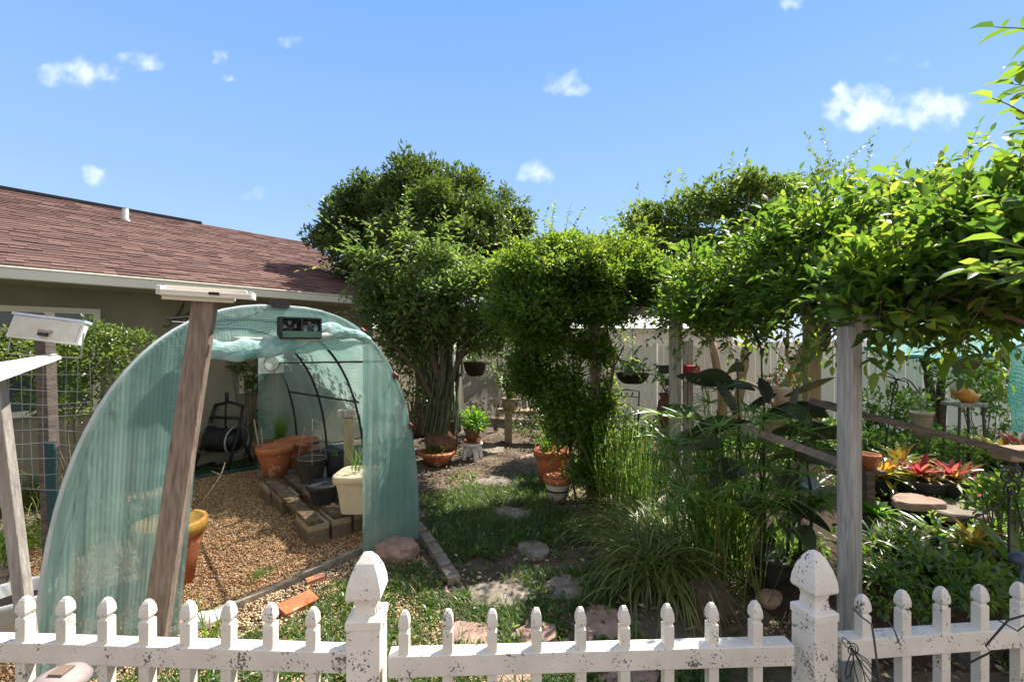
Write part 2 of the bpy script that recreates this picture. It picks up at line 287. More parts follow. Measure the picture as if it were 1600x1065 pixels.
# ================================================================ ground
def ground_mat():
    m = mkmat('ground', (.16,.12,.088), (.075,.055,.04), rough=1, scale=2.2, c3=(.24,.19,.14), bump=1.4, bscale=40); return m
g = MB(); nx, ny = 90, 70
def gz(x, y): return .012*math.sin(x*2.1+y)*math.cos(y*1.7-x*.6)
xs = [(-1 if i < 0 else 1)*(abs(i)/45)**2.6*600 for i in range(-45, 46)]; ys = [-20+ (j/70)**3*1200 for j in range(71)]
g.add([(x, y, -.02+gz(x, y)*(1 if abs(x) < 20 and abs(y) < 25 else 0)) for x in xs for y in ys], [(i*71+j, (i+1)*71+j, (i+1)*71+j+1, i*71+j+1) for i in range(90) for j in range(70)])
solo('ground', 'dark bare earth of the shady garden', 'ground', g, ground_mat(), kind='structure', smooth=True, loc=(0,0,0))
def inpoly(x, y, poly):
    c = np.zeros(len(x), bool); j = len(poly)-1
    for i in range(len(poly)):
        xi, yi = poly[i]; xj, yj = poly[j]
        k = ((yi > y) != (yj > y)) & (x < (xj-xi)*(y-yi)/(yj-yi+1e-12)+xi); c ^= k; j = i
    return c
def scatter(poly, n):
    a = np.array(poly); lo, hi = a.min(0), a.max(0); out = []
    tot = 0
    while tot < n:
        p = rng.uniform(lo, hi, (n*2, 2)); p = p[inpoly(p[:,0], p[:,1], poly)]; out.append(p); tot += len(p)
    return np.concatenate(out)[:n]
bx_ = lambda px, py: tuple(G(px, py))[:2]
GH_R = Vector((-.92, 4.41, 0)); GH_T = -hd; GH_W = 2.56
BK_R = Vector((-3.15, 6.7, 0)); BK_L = Vector((-4.45, 4.85, 0))
gravel_poly = [(-2.75,2.25), (-2.11,3.08), (-1.34,4.12), (-.98,4.42), bx_(405,733), bx_(285,752), (-4.9,4.6)]
gp = MB(); gp.add([(x, y, .004) for x, y in gravel_poly], [tuple(range(len(gravel_poly)))[::-1]])
solo('gravel_bed', 'sandy base of the gravel floor inside the greenhouse', 'ground', gp, mkmat('gravel_base', (.33,.22,.13), (.16,.10,.06), scale=26, rough=1), kind='structure')
OCT = np.array([(1,0,0),(-1,0,0),(0,1,0),(0,-1,0),(0,0,1),(0,0,-1)], float); OT = np.array([(0,2,4),(2,1,4),(1,3,4),(3,0,4),(2,0,5),(1,2,5),(3,1,5),(0,3,5)])
def pebbles(poly, n, smin, smax, z=.006, flat=.55):
    p = scatter(poly, n); s = rng.uniform(smin, smax, n)*np.where(rng.random(n) < .04, 1.7, 1); an = rng.random(n)*6.28
    v = OCT[None]*rng.uniform(.7, 1.25, (n, 6, 1)); v = v*np.array([1, .72, flat])[None, None]*s[:, None, None]
    tl = rng.uniform(-.5, .5, n); v = np.stack([v[..., 0], v[..., 1]*np.cos(tl)[:, None]-v[..., 2]*np.sin(tl)[:, None], v[..., 1]*np.sin(tl)[:, None]+v[..., 2]*np.cos(tl)[:, None]], -1)
    x = v[..., 0]*np.cos(an)[:, None]-v[..., 1]*np.sin(an)[:, None]; y = v[..., 0]*np.sin(an)[:, None]+v[..., 1]*np.cos(an)[:, None]
    zz = v[..., 2]+z+rng.random(n)[:, None]*.01
    V = np.stack([x+p[:, 0:1], y+p[:, 1:2], zz], -1).reshape(-1, 3)
    c = Cloud(); c.push(V, (OT[None]+(np.arange(n)*6)[:, None, None]).reshape(-1, 3), [], np.repeat(rng.random(n), 6)); return c
pebmat = leafmat('pebble', [(0,(.11,.045,.03)),(.25,(.34,.15,.07)),(.5,(.52,.28,.13)),(.75,(.62,.42,.22)),(1,(.72,.58,.40))], trans=0, rough=.8, spec=.2)
solo('gravel', 'tan and brown pea gravel covering the greenhouse floor', 'gravel', pebbles(gravel_poly, 60000, .006, .0125), pebmat, kind='stuff')
front_poly = [(-2.9,1.95), (-2.2,2.9), (-1.36,4.0), (-.95,4.3), (-.72,3.9), (-.55,3.4), (-.45,2.9), (-.1,2.5), (.2,2.0)]
palepeb = leafmat('pale_pebble', [(0,(.13,.07,.04)),(.3,(.32,.19,.11)),(.6,(.50,.35,.21)),(1,(.66,.54,.38))], trans=0, rough=.8, spec=.2)
solo('pale_gravel', 'pale pea gravel between the picket fence and greenhouse timber', 'gravel', pebbles(front_poly, 22000, .007, .014, z=.0), palepeb, kind='stuff')
# ---- grass
grassm = leafmat('grass', [(0,(.025,.055,.010)),(.5,(.045,.095,.015)),(.85,(.085,.145,.022)),(1,(.26,.22,.10))], trans=.35, rough=.5)
def grass(poly, tufts, per, lmin, lmax, rad, wd=.006, mask=None):
    p = scatter(poly, tufts)
    if mask is not None: p = p[mask(p)]
    p = p[clear(p)]
    n = len(p)*per; b = np.repeat(p, per, 0)+rng.normal(0, rad, (n, 2)); base = np.concatenate([b, np.zeros((n, 1))-.005], 1)
    s = np.repeat(rng.uniform(.6, 1.25, len(p)), per); c = Cloud()
    c.blades(base, rng.random(n)*6.28, rng.uniform(.5, 1.5, n), rng.uniform(lmin, lmax, n)*s, wd*rng.uniform(.6, 1.3, n), rng.uniform(.3, 1.9, n), K=3, lv=np.clip(np.repeat(rng.random(len(p)), per)*.7+rng.random(n)*.35, 0, 1)); return c
STONES = [(782,926,.26),(880,918,.21),(835,858,.21),(738,990,.17),(835,990,.15),(935,972,.21),(800,802,.24),(775,752,.30),(835,716,.36),(760,700,.40),(800,1052,.16),(985,1058,.18)]
def clear(p):
    k = np.ones(len(p), bool)
    for px, py, r in STONES:
        q = G(px, py); k &= (((p[:,0]-q.x)/(r*.92))**2+((p[:,1]-q.y)/(r*.70))**2) > 1
    return k
def noisemask(sc, th):
    ph = rng.random((6, 3))*6.28; k = rng.normal(0, sc, (6, 2))
    return lambda p: sum(np.sin(p[:, 0]*k[i, 0]+p[:, 1]*k[i, 1]+ph[i, 0]) for i in range(6)) > th
lawn = [(-.8,4.6), (-.55,3.8), (-.3,3.1), (.1,2.75), (.75,2.7), (1.05,3.2), (.95,4.3), (.6,5.2), (.35,6.5), (-.6,6.8), (-1.3,6.0)]
solo('path_grass', 'uneven dark grass growing along the shaded path', 'grass', grass(lawn, 3600, 12, .06, .15, .035, mask=noisemask(2.6, -.25)), grassm, kind='stuff')
solo('front_grass', 'sunlit weedy grass tufts in the pale gravel behind the pickets', 'grass', grass([(-2.5,1.95),(-2.1,2.6),(-1.45,3.5),(-.85,4.0),(-.5,3.3),(.1,2.7),(1.1,2.7),(1.4,2.0)], 2600, 12, .04, .12, .035, wd=.008, mask=noisemask(3.4, .0)), grassm, kind='stuff')
solo('side_grass', 'low grass and clover beside the greenhouse left edge', 'grass', grass([(-6,4.2),(-2.9,2.1),(-4.5,2.1),(-7,3.5)], 1800, 10, .04, .10, .04, mask=noisemask(2, -.8)), grassm, kind='stuff')
solo('wall_grass', 'sparse grass strip between greenhouse gravel and house wall', 'grass', grass([bx_(285,752), bx_(405,733), bx_(420,718), bx_(285,725)], 500, 10, .04, .09, .04), grassm, kind='stuff')
solo('bed_grass', 'thin grass patches under the sedge near the fence', 'grass', grass([(.9,2.1),(3.2,2.3),(3.0,3.3),(1.3,3.0)], 500, 10, .04, .10, .03, mask=noisemask(2.5, .5)), grassm, kind='stuff')
# litter
litm = leafmat('litter', [(0,(.05,.03,.02)),(.4,(.14,.085,.05)),(.75,(.26,.19,.12)),(1,(.42,.36,.27))], trans=.1, rough=.8)
pp = scatter([(-.6,2.2),(5,2.3),(8,8),(1,10),(-2,9),(-1,4.6)], 9000); c = Cloud(); n = len(pp)
c.leaves(np.concatenate([pp, rng.random((n, 1))*.012], 1), np.concatenate([rng.normal(0, 1, (n, 2)), rng.normal(0, .15, (n, 1))], 1), np.array([[0, 0, 1.]])+rng.normal(0, .25, (n, 3)), rng.uniform(.02, .06, n), .5)
solo('leaf_litter', 'dry brown leaf litter strewn over the bare earth', 'leaf litter', c, litm, kind='stuff')
# ---- stepping stones
def slab(c, r, th, seed, rot=0, asp=.75, n=11):
    rr = random.Random(seed); mb = MB(); pts = []
    for i in range(n):
        a = 2*math.pi*(i+rr.uniform(-.3, .3))/n; q = r*rr.uniform(.8, 1.15); x, y = q*math.cos(a), q*asp*math.sin(a)
        pts.append((x*math.cos(rot)-y*math.sin(rot), x*math.sin(rot)+y*math.cos(rot)))
    vs = [Vector((c[0]+x*k, c[1]+y*k, z)) for (k, z) in ((1.02, -.02), (1, th*.7), (.95, th)) for x, y in pts]
    fs = [tuple(2*n+i for i in range(n))] + [(k*n+i, k*n+(i+1) % n, (k+1)*n+(i+1) % n, (k+1)*n+i) for k in (0, 1) for i in range(n)]
    return mb.add(vs, fs)
for i, (px, py, r, mt, lab) in enumerate([
    (782,926,.26,flag,'large grey flagstone in the middle of the path, nearest whole one to the fence'),
    (880,918,.21,flag,'dark brownish flagstone right of the large grey one'),
    (835,858,.21,flag,'small grey flagstone half sunk in grass midway up the path'),
    (738,990,.17,redstone,'pale sunlit flagstone behind the second picket right of the left post'),
    (835,990,.15,redstone,'pinkish sunlit flagstone just behind the middle pickets'),
    (935,972,.21,redstone,'reddish flagstone crossed by leaf shadows near the sedge'),
    (800,802,.24,flag,'dim grey flagstone left of the chipped white pot'),
    (775,752,.30,flag,'shaded flagstone further up the path in front of the white stool'),
    (835,716,.36,redstone,'far reddish flagstone with a sun patch beside the tall terracotta pot'),
    (760,700,.40,flag,'darkest far flagstone under the hammock chair'),
    (800,1052,.16,redstone,'sunlit flagstone showing below the fence rail at centre'),
    (985,1058,.18,redstone,'pinkish flagstone showing below the rail near the sedge')]):
    p = G(px, py); solo('stepping_stone', lab, 'stone', slab(p, r, .014, 50+i, rot=i*.9), mt, group='flagstones of the garden path')
# timber and hose edging
t = MB(); a, b = G(570,859), G(300,976); md = a.lerp(b,.48)+Vector((.015,-.01,.012)); t.bar(a+Vector((0,0,.006)), md, .05, .07, (0,0,1)); t.bar(md+Vector((.012,-.012,-.006)), b+Vector((0,0,.006)), .045, .07, (0,0,1)); t.bar(b+Vector((.01,.02,0)), b-hd*.8+Vector((.02,0,0)), .045, .065)
solo('edging_timber', 'long grey timber edging in front of the greenhouse gravel', 'edging', t, mkmat('edging_wood', (.34,.28,.22), (.16,.13,.10), rough=.9, scale=14, bump=.7, bscale=40))
t = MB(); a, b = G(285,752), G(408,733)
for k in range(2): t.tube([a+Vector((0,.07*k,.03)), (a+b)/2+Vector((0,.07*k+.02,.03)), b+Vector((0,.07*k,.03))], .018, 8)
solo('hose', 'two dark runs of hose lying along the back of the gravel', 'hose', t, mkmat('hose_green', (.02,.06,.055), (.03,.08,.07), rough=.4), smooth=True)
def brick(c, size, ang, tilt=0):
    M3 = Matrix.Rotation(ang, 3, 'Z') @ Matrix.Rotation(tilt, 3, 'X'); m = MB(); m.box(c, size, M3, jit=.004); return m
for i, (px, py) in enumerate([(655,829),(668,846),(680,864),(692,882),(704,902)]):
    p = G(px, py); lab = ['grey edging brick touching the greenhouse corner, first of the curved row','grey edging brick second from the greenhouse corner','middle grey edging brick of the curved row','grey edging brick second from the near end of the row','pale sunlit edging brick at the near end of the row'][i]
    q = G([655,668,680,692,704][min(i+1,4)] + (12 if i == 4 else 0), [829,846,864,882,902][min(i+1,4)]+(20 if i == 4 else 0)); an = math.atan2(q.y-p.y, q.x-p.x)
    solo('edging_brick', lab, 'brick', brick(p+Vector((0,0,.02)), (.19,.10,.06), an), flag, group='bricks edging the gravel by the path')
solo('brick_shard', 'orange broken brick lying flat in grass before the timber', 'brick', brick(G(466,943,.02), (.24,.13,.045), .9, .15), terra)
solo('brick_shard', 'small reddish brick piece against the timber edging', 'brick', brick(G(492,905,.02), (.13,.07,.04), .7), mkmat('brick_red', (.45,.20,.12), rough=.9))
solo('brick_shard', 'reddish paver behind the pickets at the greenhouse left sheet', 'brick', brick(G(262,985,.02), (.3,.14,.04), .9), mkmat('brick_red2', (.36,.2,.15), rough=.9))
# boulders
def rock(c, s, seed, n=10):
    rr = random.Random(seed); mb = MB(); prof = []
    vs = []; k = 6
    for i in range(k+1):
        ph = math.pi*i/k
        for j in range(n):
            a = 2*math.pi*j/n; q = 1+rr.uniform(-.14, .14)
            vs.append(Vector((c[0]+s[0]*q*math.sin(ph)**.6*math.cos(a), c[1]+s[1]*q*math.sin(ph)**.6*math.sin(a), c[2]+s[2]*math.cos(ph)*(1+rr.uniform(-.08,.08)))) if 0 < i < k else Vector((c[0], c[1], c[2]+s[2]*math.cos(ph)*.93)))
    return mb.add(vs, [(i*n+j, i*n+(j+1)%n, (i+1)*n+(j+1)%n, (i+1)*n+j) for i in range(k) for j in range(n)])
p = G(621,872); solo('rock', 'pinkish rock leaning on the right foot of the greenhouse', 'rock', rock((p.x, p.y, .07), (.19,.14,.10), 3), redstone)
for i, (px, py, s, lab) in enumerate([(345,966,.06,'small white stone lying at the end of the timber, right one'),(322,975,.08,'larger white stone between the second and fourth pickets'),(1108,960,.16,'rough brown root-covered rock under the sedge'),(1190,920,.09,'small tan rock beside the black nursery pot'),(1205,945,.10,'mottled tan rock just left of the right fence post')]):
    p = G(px, py); solo('rock', lab, 'rock', rock((p.x, p.y, s*.4), (s, s*.8, s*(.6 if i != 2 else 1.1)), 20+i), [white_pl, white_pl, bark, concrete, concrete][i])
# ================================================================ house
EP, WP, RP = 7.175, 7.9, 7.175+4.15; EZ = 2.70; RZ = H+.2218*RP*(1.0)
s0, s1 = -9.0, 5.56         # along the house
def HP(s, perp, z): q = hd*s+hn*perp; return Vector((q.x, q.y, z))
s1 = hd.dot(P(628,467,8.73))+.25; house = Thing('house', 'long low olive stucco house with red shingle roof on the left', 'house', HP(s1, WP, 0))
m = MB(); wl = [HP(s0,WP,0),HP(s1-.3,WP,0),HP(s1-.3,WP+7,0),HP(s0,WP+7,0)]; zt = EZ-.12
m.add(wl+[Vector((v.x,v.y,zt)) for v in wl], [(0,1,5,4),(1,2,6,5),(2,3,7,6),(3,0,4,7),(4,5,6,7)])
rmid = (WP+WP+7)/2
gz_ = [HP(s1-.3,WP,zt),HP(s1-.3,WP+7,zt),HP(s1-.3,RP,RZ-.1)]; m.add(gz_, [(0,1,2)])
house.part('wall', m, stucco)
slope = Vector(HP(0,RP,RZ)-HP(0,EP,EZ)); sl = slope.length; sdir = slope.normalized(); nn_ = hd.cross(sdir); nn_ = nn_ if nn_.z > 0 else -nn_
m = MB(); e0, e1 = HP(s0,EP,EZ), HP(s1,EP,EZ); r0, r1 = HP(s0,RP,RZ), HP(s1,RP,RZ); bk0, bk1 = HP(s0,2*RP-EP,EZ), HP(s1,2*RP-EP,EZ); dn = Vector((0,0,-.05))
m.add([e0,e1,r1,r0,bk0,bk1]+[v+dn for v in (e0,e1,r1,r0,bk0,bk1)], [(0,1,2,3),(3,2,5,4),(6,9,8,7),(9,10,11,8),(1,7,8,2),(2,8,11,5),(0,6,7,1)])
roof = house.part('roof', m, mkmat('roof_deck', (.05,.03,.03), rough=1))
m = MB(); ch = .118; nrow = int(sl/ch)
for i in range(nrow):
    s = s0; base = i*ch
    while s < s1:
        wdt = random.uniform(.12, .34); thick = random.choice([.007,.008,.014,.016]); e = min(s+wdt, s1); cc = random.random()
        o = e0 + sdir*(base-.02) + nn_*.004; p0 = o+hd*(s-s0+.001); p1 = o+hd*(e-s0-.001); up = sdir*(ch+.05); t0 = nn_*(thick+.008); t1 = nn_*.005
        m.add([p0,p1,p1+up,p0+up,p0+t0,p1+t0,p1+up+t1,p0+up+t1], [(4,5,6,7),(0,1,5,4),(1,2,6,5),(3,0,4,7)], cc); s = e
house.part('shingles', m, shingle, parent=roof)
up_ = Vector((0,0,.05)); m = MB(); m.bar(r0+up_*.5, HP(hd.dot(W(313,350,RP)), RP, RZ)+up_*.3, .2, .05, (0,0,1)); house.part('ridge_vent', m, black, parent=roof)
m = MB(); m.bar(HP(s0,EP-.055,EZ-.085), HP(s1+.02,EP-.055,EZ-.085), .11, .13, (0,0,1)); m.bar(HP(s0,EP-.11,EZ-.028), HP(s1+.02,EP-.11,EZ-.028), .03, .022, (0,0,1))
house.part('gutter', m, trimw, bevel=.012)
m = MB(); m.add([HP(s0,EP,zt-.03),HP(s1,EP,zt-.03),HP(s1,WP+.01,zt-.03),HP(s0,WP+.01,zt-.03)], [(0,1,2,3)]); house.part('soffit', m, mkmat('soffit', (.42,.39,.31), (.38,.35,.28), rough=.8))
pv = W(196,346,9.3); tt = ((pv-e0).dot(nn_))/Vector((pv-Vector((0,0,H))).normalized()).dot(nn_); pv = pv-(pv-Vector((0,0,H))).normalized()*tt
m = MB(); m.lathe([(.075,-.02),(.075,.03),(.05,.03),(.05,.22),(.045,.22),(.045,.05)], pv, 14); house.part('vent_pipe', m, galv, smooth=True, parent=roof)
def window(cx0, cy0, cx1, cy1, perp, sash=None):
    a = W(cx0, cy0, perp); b = W(cx1, cy1, perp); s_a, s_b = hd.dot(a), hd.dot(b); z1, z0 = max(a.z, b.z), min(a.z, b.z); m = MB(); fw = .07
    def fr(sa, sb, za, zb, d=.03): m.add([HP(x, y, z) for x in (sa, sb) for y in (perp-d, perp+.02) for z in (za, zb)], [(0,1,3,2),(4,6,7,5),(0,4,5,1),(2,3,7,6),(0,2,6,4),(1,5,7,3)])
    fr(s_a, s_b, z1-fw, z1, .036); fr(s_a, s_b, z0, z0+fw, .06); fr(s_a, s_a+fw, z0+fw, z1-fw); fr(s_b-fw, s_b, z0+fw, z1-fw)
    if sash: fr(s_a+fw, s_b-fw, sash-.03, sash+.02, .026)
    f = house.part('window', m, trimw); m2 = MB(); m2.add([HP(s_a+fw,perp-.012,z0+fw),HP(s_b-fw,perp-.012,z0+fw),HP(s_b-fw,perp-.012,z1-fw),HP(s_a+fw,perp-.012,z1-fw)], [(0,1,2,3)])
    house.part('pane', m2, glass, parent=f)
glass = mkmat('glass', (.035,.06,.065), (.05,.08,.085), rough=.12, spec=.8)
zt_ = W(155,472,WP-.01).z; window(-160, 470, 156, 640, WP-.012, sash=W(60,515,WP).z)
window(374, 580, 404, 612, WP-.012)
# ================================================================ far fence and neighbour
fence = Thing('privacy_fence', 'tall off-white board fence closing the back of the garden', 'fence', (0,10.8,0))
FP = [Vector((-7,13.4,0)), Vector((-1.5,11.6,0)), Vector((3.2,10.2,0)), Vector((7.5,8.4,0)), Vector((12,5.5,0))]
for a, b in zip(FP, FP[1:]):
    d = (b-a); Ln = d.length; d.normalize(); nf = int(Ln/2.2); pl = Ln/nf
    for k in range(nf):
        m = MB(); npk = 16; o = a+d*(k*pl+.06); wd = (pl-.12)/npk; nv = Vector((d.y,-d.x,0))
        for i in range(npk):
            p0 = o+d*(i*wd+.004); p1 = o+d*((i+1)*wd-.004); off = nv*(.012 if i % 2 else 0); tz = 1.80; zz = [(0,.04),(0,tz-.045),(.25,tz),(.75,tz),(1,tz-.045),(1,.04)]
            vs = [p0+(p1-p0)*u+Vector((0,0,z))+off+nv*q for q in (.02,0) for u, z in zz]
            m.add(vs, [(5,4,3,2,1,0),(6,7,8,9,10,11)]+[(j,(j+1)%6,6+(j+1)%6,6+j) for j in range(6)])
        fence.part('fence_panel', m, fencewhite)
        m = MB(); m.box(a+d*(k*pl)+Vector((0,0,.93)), (.1,.1,1.86), Matrix.Rotation(math.atan2(d.y,d.x),3,'Z')); fence.part('fence_post', m, fencewhite)
nb = Thing('neighbour_house', 'pale neighbouring house with light roof beyond the back fence', 'house', (1,18,0))
m = MB(); m.box((0,19,1.2), (16,5,2.4)); nb.part('wall', m, mkmat('pale_wall', (.6,.58,.52), rough=.9))
m = MB(); m.add([(-8.5,16,2.35),(8.5,16,2.35),(8.5,19,3.3),(-8.5,19,3.3),(-8.5,22,2.35),(8.5,22,2.35)], [(0,1,2,3),(3,2,5,4),(0,3,4),(1,5,2)]); nb.part('roof', m, mkmat('pale_roof', (.7,.69,.66), rough=.8))
# ================================================================ picket fence
def sqprof(prof, c, M3): m = MB(); m.lathe(prof, c, 4, M3=M3); return m
RT = .60; RH = .088; RD = .07
def picket_mesh(rot, hw, top, z0=.06):
    k = hw; t = top
    return [(k,z0),(k,t-.093),(k*.97,t-.088),(k*.70,t-.084),(k*.70,t-.078),(k*1.02,t-.068),(k*1.06,t-.058),(k*.98,t-.036),(k*.68,t-.014),(k*.36,t-.003),(0.0001,t)]
def rail_pt(px, py): return P(px, py, F*(H-RT)/(py-532.5))
def picket_section(label, a, b, pks, hw, tops, bend=None, r2=.18):
    a, b = Vector((*a[:2], 0)), Vector((*b[:2], 0)); d = (b-a).normalized(); ang = math.atan2(d.y, d.x); nv = Vector((-d.y, d.x, 0)); th = Thing('picket_fence', label, 'fence', (a+b)/2)
    for zr in (RT-RH/2, r2):
        m = MB(); m.bar(a+nv*RD/2+Vector((0,0,zr)), b+nv*RD/2+Vector((0,0,zr)), RD, RH); th.part('rail', m, white_vinyl, bevel=.004)
    M3 = Matrix.Rotation(ang, 3, 'Z')
    for px, top in zip(pks, tops):
        k = (px-800)/F; o = a+nv*.030; t_ = (k*o.y-o.x)/(d.x-k*d.y); p = o+d*t_; z = P(px, top, p.y).z
        th.part('picket', sqprof(picket_mesh(ang, hw, z), p, M3), white_vinyl, bevel=.0015)
    return th
picket_section('left length of white picket fence with eight pickets, mildewed rail', rail_pt(-160,998), rail_pt(541,1019.5), [-25,40,103,167,231,295,358,423,489], .0225, [929,930,931,932,935,937,938,940,947])
picket_section('middle length of white picket fence between the two capped posts', rail_pt(606,1026), rail_pt(1242,1008), [632,700,769,838,907,975,1043,1112,1180], .021, [952,950,950,948,947,945,942,940,937])
picket_section('right length of white picket fence, darker mildew near the wires', rail_pt(1316,1001), rail_pt(1680,976), [1348,1410,1471,1531,1592,1652], .0215, [927,920,915,912,908,905])
def fpost(label, px, Y, w2, ang, tipy, boxy):
    p = P(px, 0, Y); p.z = 0; M3 = Matrix.Rotation(ang, 3, 'Z'); zt2 = P(px, boxy, Y-w2).z; zc = P(px, tipy, Y).z; th = Thing('fence_post', label, 'post', p, group='capped posts of the picket fence')
    m = MB(); m.lathe([(w2,0),(w2,zt2-.03)], p, 4, M3=M3); th.part('post', m, post_vinyl, bevel=.003)
    hc = zc-zt2; k = w2
    m = MB(); m.lathe([(k*1.04,zt2-.032),(k*1.06,zt2-.030),(k*1.06,zt2),(k*.98,zt2+.006),(k*.66,zt2+.015),(k*.60,zt2+.055),(k*.66,zt2+.072),(k*.98,zt2+.085),(k*1.05,zt2+.095),(k*1.0,zt2+hc*.52),(k*.82,zt2+hc*.70),(k*.55,zt2+hc*.86),(k*.25,zt2+hc*.97),(.0005,zc)], p, 4, M3=M3)
    th.part('post_cap', m, post_vinyl, bevel=.003)
fpost('capped white vinyl fence post left of centre, in front of the gravel', 574, 1.93, .068, R(3), 861, 972)
fpost('capped white vinyl fence post on the right, cap heavily spotted with mildew', 1272, 1.99, .060, R(14), 858, 962)
# ================================================================ greenhouse tunnel
NE = 2.5; GHZ = 2.16
def arch(u, back=0):      # u in -1..1, right foot = -1
    z = (max(0, 1-abs(u)**NE))**(1/NE); t = (u+1)/2
    if back == 0: p = GH_R + GH_T*GH_W*t
    else: p = BK_R.lerp(BK_L, t)
    return Vector((p.x, p.y, 0)), z*(GHZ if back == 0 else 2.0)
def archp(th, v):
    u = -math.copysign(abs(math.cos(th))**(2/NE), math.cos(th)); zz = abs(math.sin(th))**(2/NE)
    t = (u+1)/2; a = GH_R+GH_T*GH_W*t; b = BK_R.lerp(BK_L, t); p = a.lerp(b, v); p.z = zz*(GHZ+(2.0-GHZ)*v); return p
gh = Thing('greenhouse_tunnel', 'green shade cloth greenhouse tunnel with open rolled-up front door', 'greenhouse', (GH_R+GH_T*GH_W/2))
net = netmat('shade_cloth', (.20,.37,.325), (.36,.51,.45), open_=.19)
netin = netmat('shade_cloth_side', (.28,.52,.46), (.56,.74,.68), open_=.85)
nu, nv = 70, 60
m = MB(); m.sheet(lambda a, b: archp(math.pi*(a*.985+.003), b)+Vector((0,0,.008*math.sin(b*31)*math.sin(a*9))), nu, nv); o = gh.part('tunnel_cover', m, netin, smooth=True); uvsheet(o, nu, nv, 5.2, 3.3)
for i, v in enumerate((0, .33, .66, 1.0)):
    m = MB(); m.tube([archp(math.pi*k/40, v)-Vector((0,0,.012)) for k in range(41)], .016 if i else .02, 8); gh.part('hoop', m, black if i else mkmat('pvc', (.55,.62,.60), rough=.4), smooth=True)
m = MB(); m.tube([archp(math.pi*.27, 0), archp(math.pi*.27, .5), archp(math.pi*.27, 1)], .012, 6); m.tube([archp(math.pi*.17, .3), archp(math.pi*.17, 1)], .012, 6); gh.part('purlin', m, black, smooth=True)
fn_ = Vector((hd.y, -hd.x, 0))            # out of the front
def FR(t, z, out=.02): q = GH_R+GH_T*t+fn_*out; return Vector((q.x, q.y, z))
def az(t): u = 2*t/GH_W-1; return GHZ*(max(0, 1-abs(u)**NE))**(1/NE)
def panel(name, t0, t1, zlo, fold, lab=None, sag=0, zb=None):
    def fn(a, b):
        t = (t0(b) if callable(t0) else t0)*(1-a)+t1*a
        zt3 = az(min(max(t, .004), GH_W-.004)); lo = zlo(a); z = lo+(zt3-lo)*b; ou = .03+fold*(math.sin(a*19+b*2)*.5+math.sin(a*43+1)*.3)*(1-b*.6)+sag*math.sin(math.pi*b)*a
        return FR(t, z, ou)
    m = MB(); m.sheet(fn, 60, 50); o = gh.part(name, m, net, lab, smooth=True); uvsheet(o, 60, 50, abs(t1-(t0(0) if callable(t0) else t0)), 1.9); return o
panel('front_panel', .004, .625, lambda a: .0, .014, 'right front sheet of the tunnel')
panel('front_panel', lambda b: 1.95-.17*b, GH_W-.004, lambda a: .0, .011, 'wide left front sheet of the tunnel', sag=.04)
def valfn(a, b):
    t = .60+1.25*a; lo = 1.86-.05*math.sin(a*3.1)+.012*math.sin(a*25); z = lo+(az(t)-lo)*b; return FR(t, z, .035+.02*math.sin(b*9)*(1-b))
m = MB(); m.sheet(valfn, 50, 20); o = gh.part('front_valance', m, net, smooth=True); uvsheet(o, 50, 20, 1.25, .4)
def flap(u, v):
    x = u*16; z = 1.905+(.085*math.sin(min(1, x/5)*1.57) if x < 5 else .085-.15*min(1, (x-5)/5.5)) + .008*math.sin(x*1.3)
    hh = (.030+.036*min(1, x/6))*(1+.12*math.sin(x*2.1)); a = v*6.2832; w_ = 1+.10*math.sin(a*3+x*2.3)+.07*math.sin(a*7+x*3.9)
    return FR(.585+1.28*u, z+hh*math.sin(a)*w_, .075+.022*math.cos(a)*w_)
m = MB(); m.sheet(flap, 64, 24); gh.part('rolled_door', m, mkmat('rolled_cloth', (.40,.58,.55), (.16,.36,.33), scale=7, rough=.75, c3=(.72,.76,.74), bump=1, bscale=24), smooth=True)  # palest noise tone paints sunlit white patches into the cloth colour
m = MB(); m.tube([FR(.80+.85*k/12, 1.975-.03*math.sin(k/12*3.1)-.055*k/12, .065) for k in range(13)], [.012+.028*math.sin(math.pi*min(1,(k+.6)/10)) for k in range(13)], 10); gh.part('rolled_door', m, mkmat('ivory_roll', (.52,.55,.46), (.34,.42,.35), scale=14, rough=.7, bump=.4), 'thin ivory fold above the roll', smooth=True)
for tt2, dx in ((.28,0),(.62,0),(.1,0)):
    m = MB(); p = FR(tt2, az(tt2), .02); m.box(p, (.05,.05,.05), Matrix.Rotation(.7,3,'Y')); gh.part('clip', m, mkmat('clip_red', (.16,.03,.03), rough=.4), bevel=.006)
m = MB(); p = FR(1.32, az(1.32)+.01, .02); m.box(p, (.12,.07,.05), Matrix.Rotation(.9,3,'Z')); m.tube([p, p+Vector((-.25,-.25,-.08)), p+Vector((-.45,-.5,-.13))], .006, 6); m.tube([p, p+Vector((-.25,-.22,-.16)), p+Vector((-.42,-.5,-.15))], .006, 6); gh.part('cable_clamp', m, black)
def bpf(a, b):
    u = .002+.25*a; q = BK_R.lerp(BK_L, u); z = 2.0*(max(0, 1-abs(2*u-1)**NE))**(1/NE); return Vector((q.x, q.y, z*b))+hn*.02*math.sin(a*9+b)
m = MB(); m.sheet(bpf, 20, 20); o = gh.part('back_panel', m, netin, smooth=True); uvsheet(o, 20, 20, .55, 1.6)
